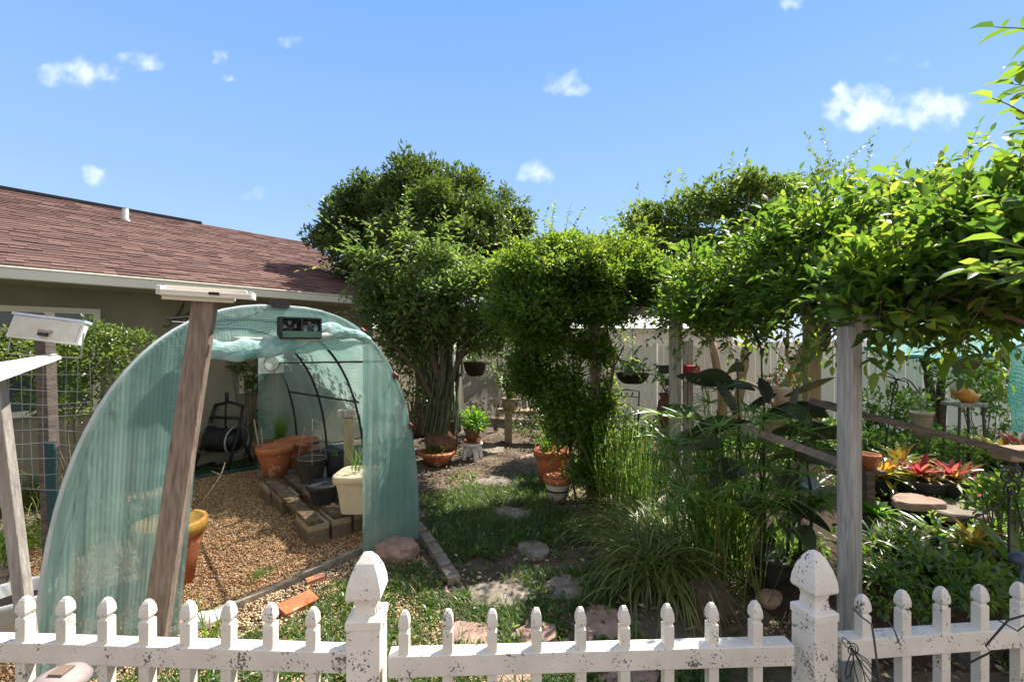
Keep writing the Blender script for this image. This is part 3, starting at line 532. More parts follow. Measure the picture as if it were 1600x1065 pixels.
# vent fan box on the valance
cf = FR(1.20, 1.995, .07); fm = Matrix((hd, -fn_, Vector((0,0,1)))).transposed()
fan = Thing('vent_fan', 'black double fan box fixed above the greenhouse door', 'fan', cf)
m = MB()
for k in (-1, 0, 1): m.box(cf+hd*k*.15+fn_*.02, (.012,.06,.15), fm)
for k in (-1, 1): m.box(cf+Vector((0,0,k*.075))+fn_*.02, (.30,.06,.012), fm)
m.box(cf-fn_*.012, (.30,.01,.15), fm); fan.part('housing', m, black)
for k in (-1, 1):
    m = MB(); c0 = cf+hd*k*.075+fn_*.035
    for rr_ in (.022,.062): m.tube([c0+(hd*math.cos(a)+Vector((0,0,1))*math.sin(a))*rr_ for a in np.linspace(0, 6.283, 21)[:-1]], .004, 5, closed=True)
    for a in (.8, 2.36): m.tube([c0+(hd*math.cos(a)+Vector((0,0,1))*math.sin(a))*.085, c0-(hd*math.cos(a)+Vector((0,0,1))*math.sin(a))*.085], .004, 5)
    fan.part('grille', m, iron)
    m = MB(); c1 = c0-fn_*.02
    for q in range(5):
        a = q*1.2566; u_ = hd*math.cos(a)+Vector((0,0,1))*math.sin(a); v_ = hd*math.cos(a+.7)+Vector((0,0,1))*math.sin(a+.7); m.add([c1, c1+u_*.055, c1+v_*.055+fn_*.012], [(0,1,2)])
    fan.part('fan_blades', m, mkmat('fan_grey', (.30,.30,.28), rough=.5))
m = MB(); m.box(cf+Vector((0,0,-.045))+fn_*.052, (.29,.004,.045), fm); fan.part('cloth_flap', m, mkmat('flapgreen', (.06,.14,.10), rough=.7))
# paper plate sign hanging at the far right wall
p = P(424,568,6.25); th = Thing('thermometer_board', 'square white board with round dial on the tunnel back edge', 'sign', p)
m = MB(); m.box(p, (.34,.012,.26), fm); th.part('board', m, white_pl); m = MB(); m.tube([p+fn_*.012+(hd*math.cos(a)+Vector((0,0,1))*math.sin(a))*.1 for a in np.linspace(0,6.283,25)[:-1]], .005, 5, closed=True); th.part('dial', m, terraold)
m = MB(); m.tube([p+fn_*.01+hd*.03, p+fn_*.01+hd*.05-Vector((0,0,.8))], .004, 5); th.part('string', m, tanwood)
# ================================================================ staging bench of blocks and planks
O_ = Vector((-1.865,4.17,0)); ba = Vector((.756,.655,0)); bb = Vector((-.655,.756,0)); bM = Matrix((ba, bb, Vector((0,0,1)))).transposed()
def BP(a, b, z=0): q = O_+ba*a+bb*b; return Vector((q.x,q.y,z))
def block(a, b, lab):
    m = MB(); c = BP(a+.097, b+.2, .095); m.box(c+Vector((0,0,-.02)), (.185,.39,.13), bM); hx, hy = .0925, .195
    for s in (-1, 1): m.box(c+ba*s*(hx-.016), (.032,.39,.19), bM)
    for q in (-1, 0, 1): m.box(c+bb*q*(hy-.016), (.125,.032,.186), bM)
    solo('cinder_block', lab, 'block', m, concrete, group='cinder blocks under the planks')
block(0,0,'front cinder block nearest the camera at the plank ends'); block(.215,.01,'front cinder block second from the left under the planks'); block(.43,.02,'front cinder block under the cream planter')
block(-.02,1.42,'rear cinder block at the far left corner of the planks'); block(.02,1.0,'cinder block under the left plank behind the orange pot'); block(.42,1.35,'rear cinder block hidden beneath the pots')
def plank(a, b0, b1, wd, lab, dz=0):
    m = MB(); m.box(BP(a, (b0+b1)/2, .212+dz), (wd, b1-b0, .038), bM, jit=.002); o = solo('plank', lab, 'plank', m, plankwood, group='planks laid across the blocks'); return o
plank(.07,.03,.24,.12,'short plank end cut nearest the camera, wet and dark'); plank(.07,.245,1.75,.12,'long left plank with white paint marks'); plank(.30,.06,1.75,.12,'long middle plank, mossy end on the second block'); plank(.52,.04,1.8,.12,'long right plank under the cream planter')
# ---- pots
def pot(name, label, c, r, h, mat, taper=.68, rim=.05, rimout=1.08, group=None, soilc=True, sq=None, flute=0, nf=0, cat='pot', tilt=None, soilz=.82, rimmat=None, foot=False, n=32, sqz=1):
    th = Thing(name, label, cat, c, group); c = Vector(c); M3 = tilt
    m = MB(); b = r*taper; prof = [(b*.3, 0.0), (b, 0.0), (b+(r-b)*.5, h*.5), (r*.99, h-rim), (r*.99, h-.004), (r*.93, h-.004), (r*.93, h-rim), (b*.93, .02), (.001, .02)]
    prof = [(b*.001,.0)]+prof[1:]; m.lathe(prof, c, n, sq=sq, M3=M3, flute=flute, nf=nf, squash=sqz); th.part('pot_body', m, mat, smooth=False if flute else True)
    m = MB(); m.lathe([(r*.985,h-rim),(r*rimout,h-rim+.006),(r*rimout*1.01,h-.012),(r*rimout*.985,h),(r*.94,h+.001),(r*.92,h-.015)], c, n, sq=sq, M3=M3, squash=sqz); th.part('rim', m, rimmat or mat, smooth=True)
    if soilc: m = MB(); m.lathe([(.001, h*soilz+.02),(r*.5,h*soilz+.012),(r*.92,h*soilz),(r*.9,h*soilz-.02)], c, n, sq=sq, M3=M3, squash=sqz); th.part('soil', m, soil, smooth=True)
    return th
def at(px, py, z): return G(px, py, z)          # point of the view ray at height z
zb = .231
th = pot('terracotta_pot', 'bright orange terracotta pot standing at the rear left end of the planks', at(430,741,zb), .205, .36, terra, rim=.08)
m = MB(); m.lathe([(.001,.05),(.04,.04),(.045,.0)], at(428,702,.5)+Vector((0,0,-.03)), 10); th.part('shell', m, white_pl)
bl = mkmat('nursery_black', (.022,.023,.027), (.045,.042,.04), rough=.5, scale=12)
pot('nursery_pot', 'low black oval nursery pot at the front of the planks', at(507,783,zb), .172, .20, bl, rim=.05, rimout=1.04, flute=.03, nf=18, soilz=.7)
tp = pot('nursery_pot', 'dusty black nursery pot holding the wire plant cage', at(487,752,zb), .175, .31, mkmat('nursery_dusty', (.045,.037,.033), (.08,.06,.045), rough=.7, scale=9), rim=.03, rimout=1.04, flute=.03, nf=16)
pot('nursery_pot', 'blue-grey plastic nursery pot right of the wire cage', at(527,744,zb), .165, .36, mkmat('nursery_grey', (.035,.04,.055), (.06,.06,.075), rough=.5), rim=.04, rimout=1.05)
pot('terracotta_bowl', 'wide terracotta bowl behind the orange pot with dead stems', at(464,728,zb), .25, .36, terra, rim=.06, taper=.6)
pot('terracotta_bowl', 'dull weathered terracotta bowl at the rear left, two sticks in it', at(420,724,zb), .18, .30, terraold, rim=.06)
c0 = at(483,700,.46); tr = Thing('terracotta_tray', 'shallow rectangular terracotta tray set across the rear pots', 'tray', c0); m = MB()
m.box(c0, (.5,.26,.02), bM)
for s in (-1,1): m.box(c0+ba*s*.245+Vector((0,0,.035)), (.02,.28,.07), bM); m.box(c0+bb*s*.13+Vector((0,0,.035)), (.47,.02,.07), bM)
tr.part('tray_body', m, mkmat('pale_terra', (.48,.27,.20), (.36,.19,.14), rough=.85)); m = MB(); m.box(c0+Vector((0,0,.03)), (.46,.24,.035), bM); tr.part('soil', m, soil)
c0 = at(488,722,.5); cage = Thing('plant_cage', 'rusty wire plant cage tapering to a dome above the dusty pot', 'plant cage', c0); m = MB()
for z, r in ((.05,.15),(.22,.12),(.38,.09)): m.tube([c0+Vector((r*math.cos(a),r*math.sin(a),z)) for a in np.linspace(0,6.283,25)[:-1]], .004, 5, closed=True)
cage.part('ring', m, rust, smooth=True); m = MB()
for k in range(4):
    a = k*1.57+.4; e = Vector((math.cos(a),math.sin(a),0)); m.tube([c0+e*.16, c0+e*.15+Vector((0,0,.05)), c0+e*.09+Vector((0,0,.38)), c0+e*.07+Vector((0,0,.45)), c0+e*.03+Vector((0,0,.49)), c0+Vector((0,0,.50))], .004, 5)
cage.part('upright', m, rust, smooth=True)
m = MB(); m.tube([at(407,712,.45), P(397,655,6.0)], .010, 6); m.tube([at(412,712,.45), P(408,668,6.0)], .008, 6); solo('stick', 'pair of pale sticks standing in the weathered bowl', 'stick', m, tanwood)
greenm = leafmat('strap_green', [(0,(.05,.11,.015)),(.6,(.09,.19,.03)),(1,(.20,.22,.06))], trans=.4)
def tuftp(name, label, c, n, L_, wd, el=(1.0,1.5), droop=(.2,.9), prof='grass', mat=None, cat='plant', r=.03, K=5, group=None, twist=.3, gut=0, spread=None):
    c = np.array(c); cl = Cloud(); base = c[None]+np.concatenate([rng.normal(0, r, (n,2)), np.zeros((n,1))], 1)
    cl.blades(base, rng.random(n)*6.28, rng.uniform(*el, n), rng.uniform(L_*.6, L_*1.1, n), wd*rng.uniform(.7,1.2,n), rng.uniform(*droop, n), K=K, prof=prof, twist=twist, gut=gut)
    return solo(name, label, cat, cl, mat or greenm, group=group, loc=tuple(c), smooth=prof != 'grass')
tuftp('chives', 'spiky green chive-like clump growing at the tunnel back', at(437,690,.5), 110, .42, .008, (1.15,1.55), (.05,.5))
tuftp('seedling', 'thin wiry weed growing in the cream planter', at(557,735,.60), 22, .38, .008, (1.1,1.5), (.1,.9))
tuftp('sprout', 'tiny green sprout in the blue-grey pot', at(527,712,.55), 7, .12, .012, (.6,1.3), (.3,.9))
th = pot('cream_planter', 'cream plastic square-round planter, fluted, at the front right of the planks', at(562,794,.232), .20, .37, cream, rim=.075, rimout=1.1, sq=5, flute=.035, nf=30, taper=.78)
pb = P(545,700,5.05); pb.z = 0; th = Thing('short_post', 'pale wooden post capped with a wood block inside the tunnel', 'post', pb)
zt4 = P(545,652,pb.y).z; m = MB(); m.box(pb+Vector((0,0,zt4/2)), (.10,.10,zt4), Matrix.Rotation(.35,3,'Z')); th.part('post', m, tanwood, bevel=.004); m = MB(); m.box(pb+Vector((-.02,0,zt4+.047)), (.19,.12,.08), Matrix.Rotation(.2,3,'Z')); th.part('cap_block', m, greywood, bevel=.006)
for (a, b) in (((290,752),(322,672)),):
    pass
yrim = mkmat('yellow_rim', (.60,.36,.07), (.42,.17,.05), rough=.7, scale=9)
th = pot('terracotta_pot', 'large terracotta pot with mossy yellow rim behind the left front sheet', at(266,912,0), .225, .50, terra, rim=.10, rimmat=yrim, soilz=.86)
m = MB(); m.tube([at(272,812,.5), P(312,790,3.5), P(345,742,3.7), P(352,722,3.75)], [.006,.006,.005,.003], 6); m.tube([P(345,742,3.7), P(330,735,3.7)], [.004,.002], 5); th.part('bare_branch', m, tanbark, smooth=True)
tuftp('weed', 'bright little weed growing in the gravel floor', at(405,902,0), 60, .09, .012, (.5,1.3), (.2,1), r=.05)
tuftp('weed', 'tall grassy weed at the near end of the timber', at(330,1000,0), 26, .34, .010, (.9,1.4), (.3,1.2))
tuftp('iris', 'green and yellow blades before the left greenhouse sheet', at(199,1010,0), 5, .22, .022, (1.35,1.5), (.0,.2), prof='strap', mat=leafmat('yellow_blade', [(0,(.35,.33,.05)),(1,(.12,.22,.03))]))
tuftp('iris', 'fresh green blades left of the tunnel foot', at(101,790,0), 16, .45, .022, (1.1,1.5), (.1,.6), prof='strap')
# ---- hose reel
c0 = at(348,731,0); ra = Matrix.Rotation(R(-12), 3, 'Z'); th = Thing('hose_reel', 'black hose reel cart with tall handle parked by the house wall', 'hose reel', c0)
def rp(x, y, z): return c0 + ra @ Vector((x, y, z))
m = MB()
for s in (-.29, .29):
    m.tube([rp(s,-.22,.03), rp(s*.95,.0,.55), rp(s*.85,.12,.92)], .024, 8); m.tube([rp(s,.25,.03), rp(s*.95,.05,.52)], .022, 8); m.tube([rp(s,-.25,.03), rp(s,.28,.03)], .025, 8)
m.tube([rp(-.25,.12,.92), rp(0,.13,.97), rp(.25,.12,.92)], .024, 8); m.bar(rp(-.27,.07,.74), rp(.27,.07,.74), .09, .03); m.tube([rp(-.29,-.2,.05), rp(.29,-.2,.05)], .02, 8)
th.part('frame', m, black, smooth=True); m = MB(); m.tube([rp(-.24,.0,.42), rp(.24,.0,.42)], .13, 18)
for k in range(9): x = -.2+k*.05; m.tube([rp(x, .16*math.cos(a), .42+.16*math.sin(a)) for a in np.linspace(0,6.283,19)[:-1]], .02, 6, closed=True)
th.part('drum', m, iron, smooth=True)
for s in (-.25,.25): m = MB(); m.tube([rp(s, .22*math.cos(a), .42+.22*math.sin(a)) for a in np.linspace(0,6.283,25)[:-1]], .016, 6, closed=True); th.part('flange', m, galv, smooth=True)
m = MB(); m.tube([rp(.05,.0,.55), rp(.1,-.05,.9), rp(.12,-.05,1.12)], .013, 6); m.tube([rp(.12,-.05,1.0), rp(.12,-.05,1.14)], .025, 8); th.part('crank', m, black, smooth=True)
# ---- leaning board post with solar light fixture
a = P(238,1020,2.42); b = P(322,466,2.60); th = Thing('leaning_post', 'thick weathered wooden post leaning in front of the greenhouse', 'post', (a.x,a.y,0))
m = MB(); m.bar(a+(a-b)*.2, b, .145, .06, (1,.15,0)) if False else m.bar(a-(b-a)*.05, b, .05, .122, (1,.1,0)); th.part('board', m, oldwood, bevel=.006)
c0 = P(330,460,2.58); th = Thing('light_fixture', 'white slatted light fixture laid on top of the leaning post', 'light', c0)
rz = Matrix.Rotation(R(22),3,'Z') @ Matrix.Rotation(R(2),3,'Y')
for k,(dx,dy,dz,l) in enumerate(((-.01,-.05,.0,.44),(-.03,.05,.03,.40),(-.05,-.01,-.022,.34))):
    m = MB(); m.box(c0+rz@Vector((dx,dy,dz)), (l,.06,.018), rz); m.box(c0+rz@Vector((dx,dy-.027,dz-.012)), (l,.006,.02), rz); th.part('tube_panel', m, trimw, bevel=.004)
m = MB(); m.box(c0+rz@Vector((-.225,0,.004)), (.02,.16,.05), rz); m.box(c0+rz@Vector((.205,0,.004)), (.02,.14,.04), rz); th.part('end_cap', m, white_pl, bevel=.003); m = MB(); m.box(c0+rz@Vector((.03,-.083,.0)), (.05,.006,.016), rz); th.part('switch', m, black)
# ---- left post with flat lamp, far-left post with board, wire mesh
b0 = G(80,868); yy = 2.9; pB = P(76,560,yy); th = Thing('garden_post', 'grey wooden post with green painted foot behind the tilted lamp', 'post', (pB.x,yy,0))
m = MB(); m.bar(P(84,900,yy), P(69,489,yy), .07, .07, (0,1,0)); th.part('board', m, darkwood, bevel=.004); m = MB(); m.bar(P(86,880,yy-.055), P(78,690,yy-.055), .06, .012, (0,1,0)); th.part('painted_strip', m, mkmat('teal_paint', (.02,.07,.08), rough=.6))
yy = 2.6; c0 = P(75,516,yy); th = Thing('lamp', 'white flat lamp box tilted on a wire stand before the grey post', 'lamp', c0); rr = Matrix.Rotation(R(5),3,'Y') @ Matrix.Rotation(R(-58),3,'X')
rr = Matrix.Rotation(R(7),3,'Y') @ Matrix.Rotation(R(-14),3,'X')
m = MB(); m.box(c0, (.41,.03,.13), rr); th.part('housing', m, white_pl, bevel=.004)
m = MB(); m.box(c0+rr@Vector((0,0,.072)), (.42,.05,.014), rr); th.part('top_edge', m, mkmat('lamp_edge', (.62,.68,.78), rough=.35))
m = MB(); m.box(c0+rr@Vector((0,-.017,0)), (.38,.006,.105), rr); th.part('diffuser', m, mkmat('diffuser', (.62,.60,.52), (.52,.50,.43), rough=.5, scale=20)); m = MB(); m.box(c0+rr@Vector((.01,-.023,-.012)), (.08,.006,.018), rr); th.part('bracket', m, rust); m = MB(); m.box(c0+rr@Vector((.01,-.03,-.03)), (.05,.014,.018), rr); th.part('sensor', m, black)
m = MB(); L4 = [P(19,511,yy), P(12,552,yy), P(60,556,yy), P(126,559,yy), P(131,520,yy)]; m.tube(L4, .004, 6); th.part('wire_stand', m, galv)
a = P(-5,585,1.9); q0, q1 = P(-14,600,1.62), P(96,556,2.55)
th = Thing('board_shelf', 'white board laid flat on the far left post', 'board', (q0.x,q0.y,0)); m = MB(); m.add([P(-60,612,1.6),P(96,557,2.5),P(86,552,2.62),P(-60,575,1.9)]+[v+Vector((0,0,-.012)) for v in (P(-60,612,1.6),P(96,557,2.5),P(86,552,2.62),P(-60,575,1.9))], [(0,1,2,3),(7,6,5,4),(0,4,5,1),(1,5,6,2),(2,6,7,3),(3,7,4,0)]); th.part('board', m, white_pl)
pL = P(20,760,2.25); th = Thing('garden_post', 'slanting grey post at the far left edge under the white board', 'post', (pL.x,pL.y,0)); m = MB(); m.bar(P(46,1010,2.25), P(-6,590,2.25), .045, .062, (1,0,0)); th.part('board', m, greywood, bevel=.004)
m = MB(); yy = 2.75
for k in range(9): y = 585+k*22; m.tube([P(5+k,y,yy), P(70,y+4*math.sin(k),yy), P(142,y+5*math.sin(k*1.7),yy)], .0016, 4)
for k in range(8): x = 14+k*18; m.tube([P(x,560,yy), P(x+4*math.sin(k*2),660,yy), P(x+2,765,yy)], .0016, 4)
solo('wire_mesh', 'loose galvanised wire mesh strung between the two left posts', 'wire mesh', m, galv)
c0 = G(22,1010); th = Thing('bucket', 'white plastic bucket at the far left below the fence end', 'bucket', c0)
m = MB(); m.lathe([(.14,0),(.185,.30),(.20,.31),(.205,.34),(.19,.345),(.18,.33),(.135,.02),(.001,.02)], c0, 28); th.part('bucket_body', m, white_pl, smooth=True)
m = MB(); m.lathe([(.001,.27),(.165,.265)], c0, 24); th.part('contents', m, soil)
c0 = P(92,1057,1.62); th = Thing('solar_lantern', 'round brown lantern cap poking in at the bottom left corner', 'lantern', (c0.x,c0.y,0)); m = MB(); z0 = c0.z
m.lathe([(.001,z0+.02),(.04,z0+.018),(.075,z0+.002),(.092,z0-.022),(.085,z0-.03),(.001,z0-.03)], (c0.x,c0.y,0), 28); th.part('cap', m, mkmat('lantern_brown', (.36,.29,.27), (.26,.2,.19), rough=.6), smooth=True)
m = MB(); m.box((c0.x+.01,c0.y,z0+.024), (.05,.05,.006)); th.part('solar_panel', m, mkmat('solar', (.22,.16,.12), rough=.3)); m = MB(); m.tube([(c0.x,c0.y,0),(c0.x,c0.y,z0-.03)], .012, 8); th.part('stake', m, black)
# black wire ornament on the fence, dark cords
def spiral(c, r0, r1, turns, a0=0, n=40, ux=Vector((1,0,0)), uz=Vector((0,0,1))):
    return [c+(ux*math.cos(a0+turns*6.283*k/n)+uz*math.sin(a0+turns*6.283*k/n))*(r0+(r1-r0)*k/n) for k in range(n+1)]
yo = 1.84; m = MB(); c0 = P(1332,1014,yo); th = Thing('wire_ornament', 'black wire butterfly ornament hanging on the right fence post side', 'ornament', c0)
m.tube(spiral(c0, .003, .026, 2.3), .0022, 5); th.part('spiral', m, iron, smooth=True); m = MB()
for (x, y, w_) in ((1352,1090,.02),(1380,1085,.02),(1372,1058,.015),(1322,1060,.014),(1316,995,.012)):
    e = P(x, y, yo); d = e-c0; s_ = d.cross(Vector((0,1,0))).normalized(); m.tube([c0, c0+d*.4+s_*w_, c0+d*.85+s_*w_*.8, e, c0+d*.85-s_*w_*.6, c0+d*.4-s_*w_*.6, c0], .0022, 5)
th.part('wing', m, iron, smooth=True)
m = MB(); yo = 1.87; m.tube([P(1333,950,yo), P(1345,962,yo), P(1362,975,yo-.02), P(1366,1000,yo-.02), P(1374,1065,yo), P(1378,1100,yo)], .004, 6); m.tube([P(1388,970,yo+.05), P(1398,985,yo-.01), P(1404,1003,yo-.01), P(1408,1008,yo-.01)], .0028, 5); solo('cord', 'grey cord tied round the first picket right of the post', 'cord', m, mkmat('cord', (.10,.10,.11), rough=.8))
m = MB(); m.tube([P(1620,955,1.85), P(1575,968,1.85), P(1540,1008,1.84), P(1548,1018,1.84), P(1512,1036,1.84)], .004, 6); m.tube([P(1560,968,1.86), P(1590,985,1.86), P(1610,970,1.86)], .003, 5); solo('cord', 'dark cord zigzagging across the rail near the right edge', 'cord', m, iron)
# ================================================================ foliage
def blob(px, py, Y, rx, ry, rd=None): c = P(px, py, Y); k = Y/F; return (np.array(c), np.array([rx*k, rd if rd else (rx+ry)/2*k, ry*k]))
def crown(cl, blobs, n, size, clump, dens=16, tpl=T_FAR, width=.5, inner=.25, upb=.35, lvspread=.35, flat=.8, shell=1.0, droopf=0):
    vols = np.array([np.prod(r)**(2/3) for c, r in blobs]); vols /= vols.sum()
    ncl = max(4, n//dens)
    for (c, r), f in zip(blobs, vols):
        k = max(3, int(ncl*f)); d = nrm(rng.normal(0, 1, (k, 3))); rad = np.where(rng.random(k) < inner, rng.uniform(.2, .8, k), rng.uniform(.8, 1.04, k)*shell)
        cc = c+d*rad[:, None]*r*(1+.12*np.sin(d[:, 0:1]*7+d[:, 2:3]*9)); m = dens
        p = nrm(rng.normal(0, 1, (k, m, 3)))*(rng.random((k, m, 1))**.4)*clump*rng.uniform(.6, 1.3, (k, 1, 1))*np.array([1, 1, flat])
        pos = (cc[:, None]+p).reshape(-1, 3); out = (nrm(p)*.9+d[:, None]*.5+rng.normal(0, .55, p.shape)+np.array([0, 0, upb-droopf])).reshape(-1, 3)
        up = (np.array([0, 0, 1.])+rng.normal(0, .7, (k*m, 3))); lv = np.clip(np.repeat(rng.random(k), m)*(1-lvspread)+rng.random(k*m)*lvspread, 0, 1)
        cl.leaves(pos, out, up, size*rng.uniform(.6, 1.2, k*m), width, tpl, lv)
def lump(blobs, k, f, jit=.12):
    out = []
    for c, r in blobs:
        out.append((c, r*.72))
        for q in range(k):
            d = nrm(rng.normal(0, 1, 3)); out.append((c+d*np.array([1,1,.7])*r*rng.uniform(.55, .82), r*f*rng.uniform(.7, 1.3)*(1+rng.normal(0, jit, 3))))
    return out
def shoots(cl, mb, starts, dirs, length, nl, size, droop=.6, width=.45, tpl=T_MID, r=.003, wig=.15):
    for s, d in zip(starts, dirs):
        p = Vector(s); d = Vector(d).normalized(); L_ = length*random.uniform(.6, 1.2); pts = [p.copy()]; K = 7
        for k in range(K):
            d = (d+Vector((random.uniform(-wig,wig), random.uniform(-wig,wig), random.uniform(-wig,wig)-droop/K))).normalized(); p = p+d*L_/K; pts.append(p.copy())
        mb.tube(pts, [r*(1-.6*k/K) for k in range(K+1)], 5)
        A = np.array(pts); t = np.linspace(.15, 1, nl)*K; i = np.minimum(t.astype(int), K-1); pos = A[i]+(A[i+1]-A[i])*(t-i)[:, None]; ax = nrm(A[i+1]-A[i])
        sdv = nrm(np.cross(ax, [0, 0, 1]))*np.where(np.arange(nl) % 2, 1, -1)[:, None]; dd = ax*.6+sdv*.9+rng.normal(0, .25, (nl, 3)); dd[-1] = ax[-1]
        cl.leaves(pos, dd, np.array([0, 0, 1.])+rng.normal(0, .35, (nl, 3)), size*rng.uniform(.6, 1.15, nl), width, tpl)
def limb(mb, pts, r0, r1, n=8, wob=.04):
    pts = [Vector(p) for p in pts]; out = []
    for a, b in zip(pts, pts[1:]):
        for k in range(4): out.append(a.lerp(b, k/4)+Vector([random.uniform(-wob,wob)]*1+[random.uniform(-wob,wob), random.uniform(-wob,wob)*.5]) if k else a.copy())
    out.append(pts[-1]); N_ = len(out); mb.tube(out, [r0+(r1-r0)*i/(N_-1) for i in range(N_)], n)
def wood(mb, root, tips, r, wob=.05):
    root = Vector(root)
    for t in tips:
        t = Vector(t); mid = root.lerp(t, .5)+Vector((random.uniform(-.15,.15), random.uniform(-.15,.15), .1)); limb(mb, [root, mid, t], r*.6, r*.15, 6, wob)
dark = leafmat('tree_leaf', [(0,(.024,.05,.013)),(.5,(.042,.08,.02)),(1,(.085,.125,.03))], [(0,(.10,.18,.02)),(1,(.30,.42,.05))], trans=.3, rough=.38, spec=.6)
# big dense tree
def tree(name, label, base, blobs, n, size, clump, mat, trunkr=.16, fork=1.6, barkm=None, tpl=T_FAR, dens=18, inner=.25, stems=1, nt_=14, group=None, sh=None, **kw):
    base = Vector(base); th = Thing(name, label, 'tree', base, group); cl = Cloud(); lk = kw.pop('lk', None); blobs = lump(blobs, *lk) if lk else blobs; crown(cl, blobs, n, size, clump, dens, tpl, inner=inner, **kw)
    mb = MB()
    for k in range(stems):
        a = k*2.4; f = base+Vector((.35*math.cos(a)*(stems > 1), .25*math.sin(a)*(stems > 1), fork)); limb(mb, [base+Vector((.08*math.cos(a),.08*math.sin(a),-.05))*(1 if stems > 1 else 0), base.lerp(f, .5)+Vector((.04,.03,0)), f], trunkr, trunkr*.7, 10, .03)
        tips = []
        for q in range(nt_//stems):
            c, r = blobs[random.randrange(len(blobs))]; d = nrm(rng.normal(0, 1, 3)); tips.append(c+d*r*.75)
        wood(mb, f, tips, trunkr*.7)
    th.part('trunk', mb, barkm or bark, smooth=True)
    if sh:
        st = []; di = []
        for q in range(sh[0]):
            c, r = blobs[random.randrange(len(blobs))]; d = nrm(rng.normal(0, 1, 3)+np.array([0, 0, .8])); st.append(c+d*r*.95); di.append(d)
        mb2 = MB(); shoots(cl, mb2, st, di, sh[1], sh[2], size*1.1, droop=.2, tpl=tpl); th.part('twigs', mb2, barkm or bark)
    th.part('crown', cl, mat); return th
Yt = 9.2
tree('evergreen_tree', 'big dense dark green tree rising behind the roof end', P(660,532.5,Yt)-Vector((0,0,H)),
     [blob(660,330,Yt,95,90,1.2), blob(590,310,Yt,62,52), blob(662,275,Yt,50,32), blob(612,292,Yt,46,26), blob(720,288,Yt,50,30), blob(775,330,Yt,50,48), blob(800,360,Yt,35,40), blob(560,345,Yt,50,55), blob(512,372,Yt-.3,34,28), blob(540,392,Yt-.5,42,38), blob(700,385,Yt-.6,110,60,1.4), blob(740,330,Yt-1.1,50,40), blob(620,370,Yt-1.0,60,45), blob(680,310,Yt-1.1,45,35), blob(790,400,Yt,40,50), blob(580,420,Yt,70,50), blob(548,315,Yt,25,22)],
     78000, .10, .14, dark, lk=(9,.30), trunkr=.22, fork=1.8, dens=22, width=.42, sh=(50,.2,7))
loose = leafmat('loose_leaf', [(0,(.03,.06,.012)),(.6,(.06,.11,.02)),(1,(.14,.19,.03))], [(0,(.14,.24,.03)),(1,(.42,.55,.07))], trans=.4)
Yt = 8.6
tree('crape_myrtle', 'open airy tree behind the arbor with tan forked stems', P(1140,532.5,Yt)-Vector((0,0,H)),
     [blob(1000,385,Yt,55,40), blob(1060,350,Yt,70,45), blob(1120,310,Yt,62,36), blob(1175,290,Yt,45,22), blob(1090,400,Yt,80,45), blob(1180,345,Yt,60,45), blob(1020,430,Yt,70,40), blob(1215,300,Yt+.2,45,22), blob(970,400,Yt,30,30)],
     19000, .115, .15, loose, lk=(7,.4), trunkr=.10, fork=1.9, barkm=tanbark, stems=2, dens=11, inner=.35, width=.5, nt_=22, sh=(55,.6,14))
tree('far_tree', 'sparse lighter treetop showing above the arbor at the right', P(1290,532.5,9)-Vector((0,0,H)), [blob(1260,300,9,40,26), blob(1300,275,9,30,20), blob(1330,320,9,60,40), blob(1245,350,9,40,40)], 2600, .09, .15, loose, trunkr=.07, fork=2.2, barkm=tanbark, dens=9, nt_=10, sh=(22,.7,16))
# ---------- climbing vines over the arbors
vinem = leafmat('vine_leaf', [(0,(.018,.045,.008)),(.5,(.035,.09,.012)),(.85,(.07,.15,.02)),(.97,(.15,.22,.035)),(1,(.30,.20,.06))], [(0,(.11,.24,.02)),(.6,(.36,.54,.04)),(1,(.70,.78,.08))], trans=.42, rough=.42, spec=.45)
greyvine = leafmat('grey_vine', [(0,(.04,.065,.026)),(.5,(.07,.11,.036)),(.96,(.15,.20,.06)),(1,(.26,.18,.07))], [(0,(.14,.26,.04)),(.6,(.30,.46,.07)),(1,(.5,.62,.12))], trans=.4, rough=.38, spec=.6)
vstem = mkmat('vine_stem', (.16,.115,.07), (.08,.055,.035), rough=.9, scale=20)
def vine(label, loc, blobs, n, size, clump, mat, dens=12, tpl=T_MID, width=.48, sh=None, stems=(), hang=None, inner=.2, shdir=(0,0,.9), sizes=None, **kw):
    th = Thing('climbing_vine', label, 'vine', loc); cl = Cloud(); blobs0 = blobs; blobs = lump(blobs, 6, .45, .2); crown(cl, blobs, n, size, clump, dens, tpl, width=width, inner=inner, **kw); mb = MB()
    for pts, r in stems: ms_ = MB(); limb(ms_, pts, r, r*.6, 7, .02); th.part('stem', ms_, vstem, smooth=True)
    # inner twig tangle
    for q in range(max(40, n//350)):
        c, r = blobs[random.randrange(len(blobs))]; a = c+nrm(rng.normal(0,1,3))*r*.8; b = c+nrm(rng.normal(0,1,3))*r*.8; limb(mb, [a, (Vector(a)+Vector(b))/2+Vector((0,0,.05)), b], .006, .003, 4, .03)
    if sh:
        st = []; di = []
        for q in range(sh[0]):
            c, r = blobs[random.randrange(len(blobs))]; d = nrm(rng.normal(0, .8, 3)+np.array(shdir)); st.append(c+d*r*.9); di.append(d)
        shoots(cl, mb, st, di, sh[1], sh[2], size, droop=.5, tpl=tpl, width=width)
    if hang:
        st = []; di = []
        for q in range(hang[0]):
            c, r = blobs[random.randrange(len(blobs))]; d = nrm(rng.normal(0, 1, 3)*np.array([1,1,.3])-np.array([0,0,1.1])); st.append(c+d*r*.85); di.append(d)
        shoots(cl, mb, st, di, hang[1], hang[2], size, droop=.8, tpl=tpl, width=width)
    th.part('twigs', mb, vstem, smooth=True, kind='stuff'); th.part('foliage', cl, mat); return th
Y1 = 6.9
